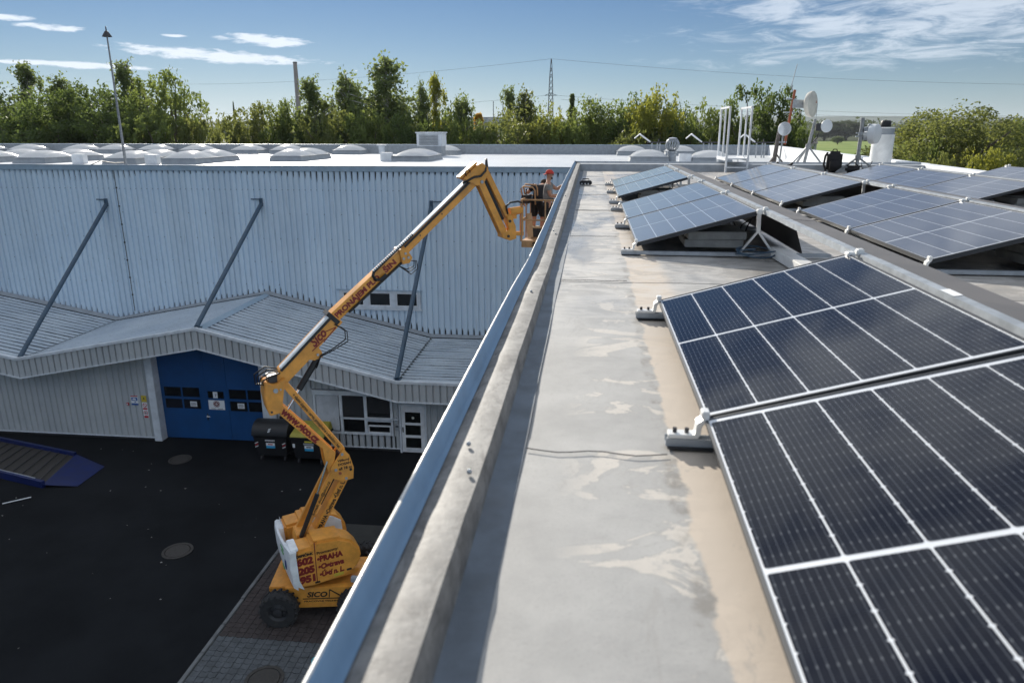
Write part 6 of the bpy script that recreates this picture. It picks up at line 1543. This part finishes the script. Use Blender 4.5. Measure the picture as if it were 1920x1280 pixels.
def tree(x, top, w, Y, kind, m, label, name=None, group='trees behind the hall', var=None):
    p = at(x, top, Y); hgt = (p.z - GZ) / 1.0
    wid = w / 1350 * (Y / .98)
    s = hgt; sx = wid / KW[kind]
    var = (int(abs(x)) // 7) % (5 if kind == 'birch' else 3) if var is None else var
    cme, tme = crown(kind, var, m)
    nm = name or {'birch': 'birch_tree', 'broad': 'broadleaf_tree', 'open': 'broadleaf_tree', 'bush': 'bush', 'poplar': 'poplar_tree', 'conifer': 'conifer_tree'}[kind]
    t = thing(nm, label, 'bush' if kind == 'bush' else 'tree', (p.x, Y, GZ), (0, 0, (x * 1.7) % 6.28), group)
    t.scale = (sx, sx, s)
    a = link('crown', cme, None, t); b = link('trunk', tme, None, t)
    return t
T = [(60, 205, 150, 64, 'broad', 'leaf_dark', 'dark tree filling the gap below the two far left birches'),
 (258, 190, 110, 63, 'broad', 'leaf_dark', 'dark tree between the thin mast and the loose clumpy trees'),
 (615, 196, 90, 66, 'broad', 'leaf_dark', 'dark tree filling the gap between the two birches by the chimney'),
 (684, 190, 80, 66, 'broad', 'leaf_dark', 'dark tree filling the gap left of the tallest birch'),
 (757, 196, 70, 66, 'broad', 'leaf_mid', 'tree filling the gap right of the tallest birch'),
 (840, 200, 70, 66, 'broad', 'leaf_dark', 'dark tree filling the gap between yellowish birch and small birch'),
 (1010, 196, 70, 66, 'broad', 'leaf_mid', 'tree filling the gap between the birch pair and the pylon'),
 (1272, 204, 70, 64, 'broad', 'leaf_dark', 'dark tree right behind the yellow green crown'),
 (-20, 165, 130, 66, 'broad', 'leaf_dark', 'dark broadleaf tree cut off by the left picture edge'),
 (45, 122, 100, 73, 'birch', 'leaf_birch', 'feathery birch at far left rising above the dark trees'),
 (108, 143, 90, 74, 'birch', 'leaf_birch', 'second feathery birch from the left, lower than its neighbour'),
 (20, 192, 140, 60, 'broad', 'leaf_dark', 'dark round tree in front of the leftmost birch'),
 (92, 180, 140, 58, 'broad', 'leaf_dark', 'dark round tree in front of the two left birches'),
 (160, 166, 120, 60, 'broad', 'leaf_dark', 'dark bushy tree left of the thin mast'),
 (232, 112, 95, 66, 'birch', 'leaf_birch', 'tall birch right behind the thin mast'),
 (210, 186, 130, 57, 'broad', 'leaf_dark', 'dense tree at the foot of the thin mast'),
 (278, 152, 80, 61, 'open', 'leaf_mid', 'loose clumpy tree right of the mast, the left one of three'),
 (316, 140, 90, 60, 'open', 'leaf_mid', 'loose clumpy tree with the highest top right of the mast'),
 (350, 165, 60, 62, 'open', 'leaf_mid', 'loose clumpy tree standing at the edge of the open gap'),
 (290, 205, 140, 55, 'bush', 'leaf_mid', 'broad bush below the loose clumpy trees'),
 (372, 216, 90, 56, 'bush', 'leaf_olive', 'olive bush at the left end of the low hedge'),
 (437, 192, 34, 70, 'conifer', 'leaf_dark', 'small dark conifer poking out of the low hedge'),
 (425, 214, 90, 62, 'bush', 'leaf_olive', 'olive bush around the small conifer'),
 (490, 203, 100, 62, 'broad', 'leaf_olive', 'low olive tree in the middle of the hedge left of the chimney'),
 (538, 198, 80, 61, 'broad', 'leaf_mid', 'low leafy tree just in front of the tall chimney'),
 (583, 143, 95, 62, 'birch', 'leaf_birch', 'birch right beside the tall chimney'),
 (650, 134, 100, 63, 'birch', 'leaf_birch', 'birch between the chimney birch and the tallest birch'),
 (722, 104, 120, 62, 'birch', 'leaf_birch', 'tallest and widest weeping birch in the middle of the tree line'),
 (612, 205, 100, 57, 'bush', 'leaf_olive', 'bush below the two birches right of the chimney'),
 (690, 208, 110, 57, 'bush', 'leaf_mid', 'bush below the tallest birch'),
 (790, 152, 55, 62, 'birch', 'leaf_birch', 'slim birch left of the yellowish twin'),
 (817, 144, 62, 63, 'birch', 'leaf_yellow', 'slim yellowish birch above the louvred vent box'),
 (765, 212, 100, 57, 'bush', 'leaf_dark', 'dark bush left of the louvred vent box'),
 (868, 174, 66, 62, 'birch', 'leaf_birch', 'small birch right of the louvred vent box'),
 (850, 208, 80, 58, 'bush', 'leaf_mid', 'bush directly behind the louvred vent box'),
 (897, 214, 30, 70, 'poplar', 'leaf_autumn', 'narrow orange autumn tree right of the small birch'),
 (922, 238, 90, 57, 'bush', 'leaf_mid', 'low bush in the gap where the far factory shows'),
 (953, 168, 55, 66, 'birch', 'leaf_birch', 'slim birch left of the lattice pylon, left of a pair'),
 (985, 168, 66, 64, 'birch', 'leaf_olive', 'olive birch left of the lattice pylon, right of a pair'),
 (972, 206, 120, 59, 'broad', 'leaf_olive', 'pale olive tree below the pair of birches'),
 (1030, 206, 90, 60, 'broad', 'leaf_yellow', 'yellow green tree at the foot of the lattice pylon'),
 (1073, 177, 17, 130, 'poplar', 'leaf_mid', 'lone slim poplar right of the lattice pylon'),
 (1068, 226, 80, 57, 'bush', 'leaf_mid', 'bush below the lone slim poplar'),
 (1105, 194, 90, 60, 'broad', 'leaf_mid', 'leafy tree between the poplar and the yellow green crown'),
 (1150, 200, 100, 60, 'broad', 'leaf_mid', 'leafy tree left of the large yellow green crown'),
 (1190, 188, 90, 58, 'broad', 'leaf_dark', 'dark leafy tree touching the large yellow green crown'),
 (1232, 172, 100, 57, 'broad', 'leaf_yellow', 'large tree with sunny yellow green crown behind the ventilator'),
 (1195, 242, 120, 54, 'bush', 'leaf_olive', 'olive bush behind the slim spotlights'),
 (1318, 198, 80, 56, 'open', 'leaf_mid', 'spiky leafy tree left of the white step-over ladder'),
 (1282, 228, 80, 55, 'bush', 'leaf_dark', 'dark bush right of the yellow green tree'),
 (1362, 202, 80, 55, 'broad', 'leaf_mid', 'leafy tree behind the left rails of the step-over ladder'),
 (1412, 166, 85, 54, 'open', 'leaf_dark', 'dark tall tree behind the right rails of the step-over ladder'),
 (1462, 176, 80, 53, 'broad', 'leaf_dark', 'dark tree left of the rusty antenna mast'),
 (1505, 238, 60, 55, 'bush', 'leaf_dark', 'dark bush below the big cream dish'),
 (1798, 202, 210, 46, 'broad', 'leaf_olive', 'big sunlit olive tree at the right behind the roof'),
 (1735, 250, 90, 43, 'bush', 'leaf_mid', 'green bush right of the white vent pipe'),
 (1868, 226, 150, 47, 'broad', 'leaf_olive', 'second olive tree right of the big sunlit one'),
 (1845, 264, 110, 40, 'bush', 'leaf_yellow', 'yellowing bush in front of the right olive trees'),
 (1925, 222, 130, 50, 'broad', 'leaf_dark', 'dark tree at the right picture edge'),
 (1905, 270, 90, 40, 'bush', 'leaf_olive', 'bush at the right picture edge above the panels'),
 (1760, 272, 70, 38, 'bush', 'leaf_olive', 'low bush left of the yellowing bush')]
for a in T: tree(*a, var=(9 if a[0] > 1700 else None))
for x, top, w, Y, m, lab in [(1590, 226, 56, 860, 'leaf_far', 'large round tree far off beyond the meadow'), (1548, 238, 40, 865, 'leaf_far', 'far tree at the left end of the meadow'), (1626, 236, 40, 850, 'leaf_mid', 'far lighter tree right of the large round one'),
    (1572, 256, 16, 640, 'leaf_dark', 'small dark tree standing alone in the meadow'), (1665, 238, 44, 850, 'leaf_far', 'far tree behind the white vent pipe'), (1700, 240, 50, 855, 'leaf_far', 'far tree between vent pipe and big olive tree'), (1515, 240, 50, 860, 'leaf_mid', 'far tree showing between the antenna masts')]:
    tree(x, top, w, Y, 'broad', m, lab, group='far trees round the meadow')
# far woods: past the meadow, one mass
rs = np.random.RandomState(2); n = 26000
xs_ = rs.uniform(-1500, 1700, n); ys_ = rs.uniform(880, 1500, n)
hh_ = 15 + 6 * np.sin(xs_ / 37) + 4 * np.sin(xs_ / 13 + 1) + 3 * np.sin(xs_ / 5.3) + rs.normal(size=n) * 1.5
zz_ = GZ + hh_ * np.sqrt(rs.uniform(.05, 1, n)) + (ys_ - 880) * .008
tag(link('far_woods', leafmesh('far_woods', quads(np.stack([xs_, ys_, zz_], 1), 2.6, rs), 'leaf_far'), None), kind='stuff')

# ------------------------------------------------------------------ far structures
t = thing('factory_chimney', 'tall dark factory chimney far off behind the trees', 'chimney', (at(553, 117, 900).x, 900, GZ))
cx = at(553, 117, 900).x
part('shaft', MB().cyl((cx, 900, GZ), (cx, 900, 80), 3.6, 20, 2.3), 'chimney', t, smooth='auto'); part('rim', MB().cyl((cx, 900, 78.5), (cx, 900, 80.3), 2.55, 20), 'dark_steel', t)
PX, PY = -22.1, 400.0
t = thing('lattice_pylon', 'tall steel lattice pylon carrying power lines on the horizon', 'pylon', (PX, PY, GZ))
def wz(z):      # half width of the tower at height
    return float(np.interp(z, [0, 10, 14, 38, 47], [4.6, 2.0, 1.5, .75, .12]))
lv = [0, 5, 10, 13, 16, 19, 22, 25, 28, 31, 34, 37, 40, 43, 47]
for sx in (-1, 1):
    for sy in (-1, 1): part('corner_leg', MB().tube([(PX + sx * wz(z), PY + sy * wz(z), GZ + z) for z in lv], .15, 4), 'steel_far', t)
for a, b in zip(lv[:-1], lv[1:]):
    m_ = MB()
    for (sx, sy), (ex, ey) in ((((-1, -1)), (1, -1)), ((1, -1), (1, 1)), ((1, 1), (-1, 1)), ((-1, 1), (-1, -1))):
        m_.tube([(PX + sx * wz(a), PY + sy * wz(a), GZ + a), (PX + ex * wz(b), PY + ey * wz(b), GZ + b)], .09, 4).tube([(PX + ex * wz(a), PY + ey * wz(a), GZ + a), (PX + sx * wz(b), PY + sy * wz(b), GZ + b)], .09, 4)
    part('bracing', m_, 'steel_far', t)
for z, hw in ((29, 3.2), (16, 5.5)): part('crossarm', MB().tube([(PX - hw, PY, GZ + z), (PX, PY, GZ + z + 1.2), (PX + hw, PY, GZ + z)], .12, 4).tube([(PX - hw, PY, GZ + z), (PX + hw, PY, GZ + z)], .12, 4), 'steel_far', t)
def wire(p, q, sag, lab):
    p, q = Vector(p), Vector(q)
    solo('power_line', MB().tube([p.lerp(q, i / 24) + Vector((0, 0, -sag * 4 * (i / 24) * (1 - i / 24))) for i in range(25)], .055, 4), 'wire', lab, 'power line', 'power lines strung from the pylon')
wire((PX, PY, GZ + 47), (-420, 620, 41), 6, 'top power line running left from the pylon tip')
wire((PX, PY, GZ + 47), (420, 470, 28), 7, 'top power line running right from the pylon tip')
wire((PX - 3, PY, GZ + 29), (-420, 620, 20), 7, 'lower power line running left from the pylon')
wire((PX + 3, PY, GZ + 29), (420, 470, 11), 6, 'lower power line running right from the pylon')
wire((PX + 5.5, PY, GZ + 27), (440, 500, 8.5), 6, 'lowest power line running right from the pylon')
for x, lab in ((1050, 'thin far pole right of the pylon foot'), (925, 'thin far pole above the far factory'), (943, 'thin far pole left of the birch pair')):
    p = at(x, 198 if x > 1000 else 190, 420); solo('pole', MB().cyl((p.x, 420, GZ), (p.x, 420, p.z), .22, 6), 'steel_far', lab, 'pole', 'thin far poles')
fx = at(915, 230, 1500).x
t = thing('far_factory', 'long pale factory building on the horizon behind the trees', 'building', (fx, 1500, GZ))
part('wall', MB().box(fx - 45, fx + 32, 1500, 1540, GZ, 24), 'far_factory', t); part('roof', MB().box(fx - 46, fx + 33, 1499, 1541, 24, 26), 'curb_grey', t); part('window_band', MB().box(fx - 42, fx + 29, 1499.6, 1500, 12, 16), 'dark_glass', t)
p = at(1578, 264, 420)
t = thing('farmhouse', 'tiny grey roofed farmhouse at the edge of the meadow', 'house', (p.x - 12, 450, GZ))
part('wall', MB().box(p.x - 20, p.x - 4, 450, 458, GZ, GZ + 4), 'wall_block', t); part('roof', MB().prism([(-.6, 4), (8.6, 4), (4, 7.5)], lambda a, b: (p.x - 20.5, 450 + a, GZ + b), lambda a, b: (p.x - 3.5, 450 + a, GZ + b)), 'chimney', t)

# ------------------------------------------------------------------ air
hz_m = bpy.data.materials.new('haze'); hz_m.use_nodes = True; ht_ = hz_m.node_tree; ht_.nodes.clear()
pv = ht_.nodes.new('ShaderNodeVolumePrincipled'); pv.inputs['Color'].default_value = (.80, .88, .97, 1); pv.inputs['Density'].default_value = .00008; pv.inputs['Anisotropy'].default_value = .2
ho = ht_.nodes.new('ShaderNodeOutputMaterial'); ht_.links.new(pv.outputs[0], ho.inputs['Volume'])
MATS['haze'] = hz_m
solo('haze', MB().box(-9600, 9600, -2800, 16500, GZ - 3.5, 112), 'haze', kind='stuff', loc=(0, 0, 0))
sc.cycles.volume_bounces = 0
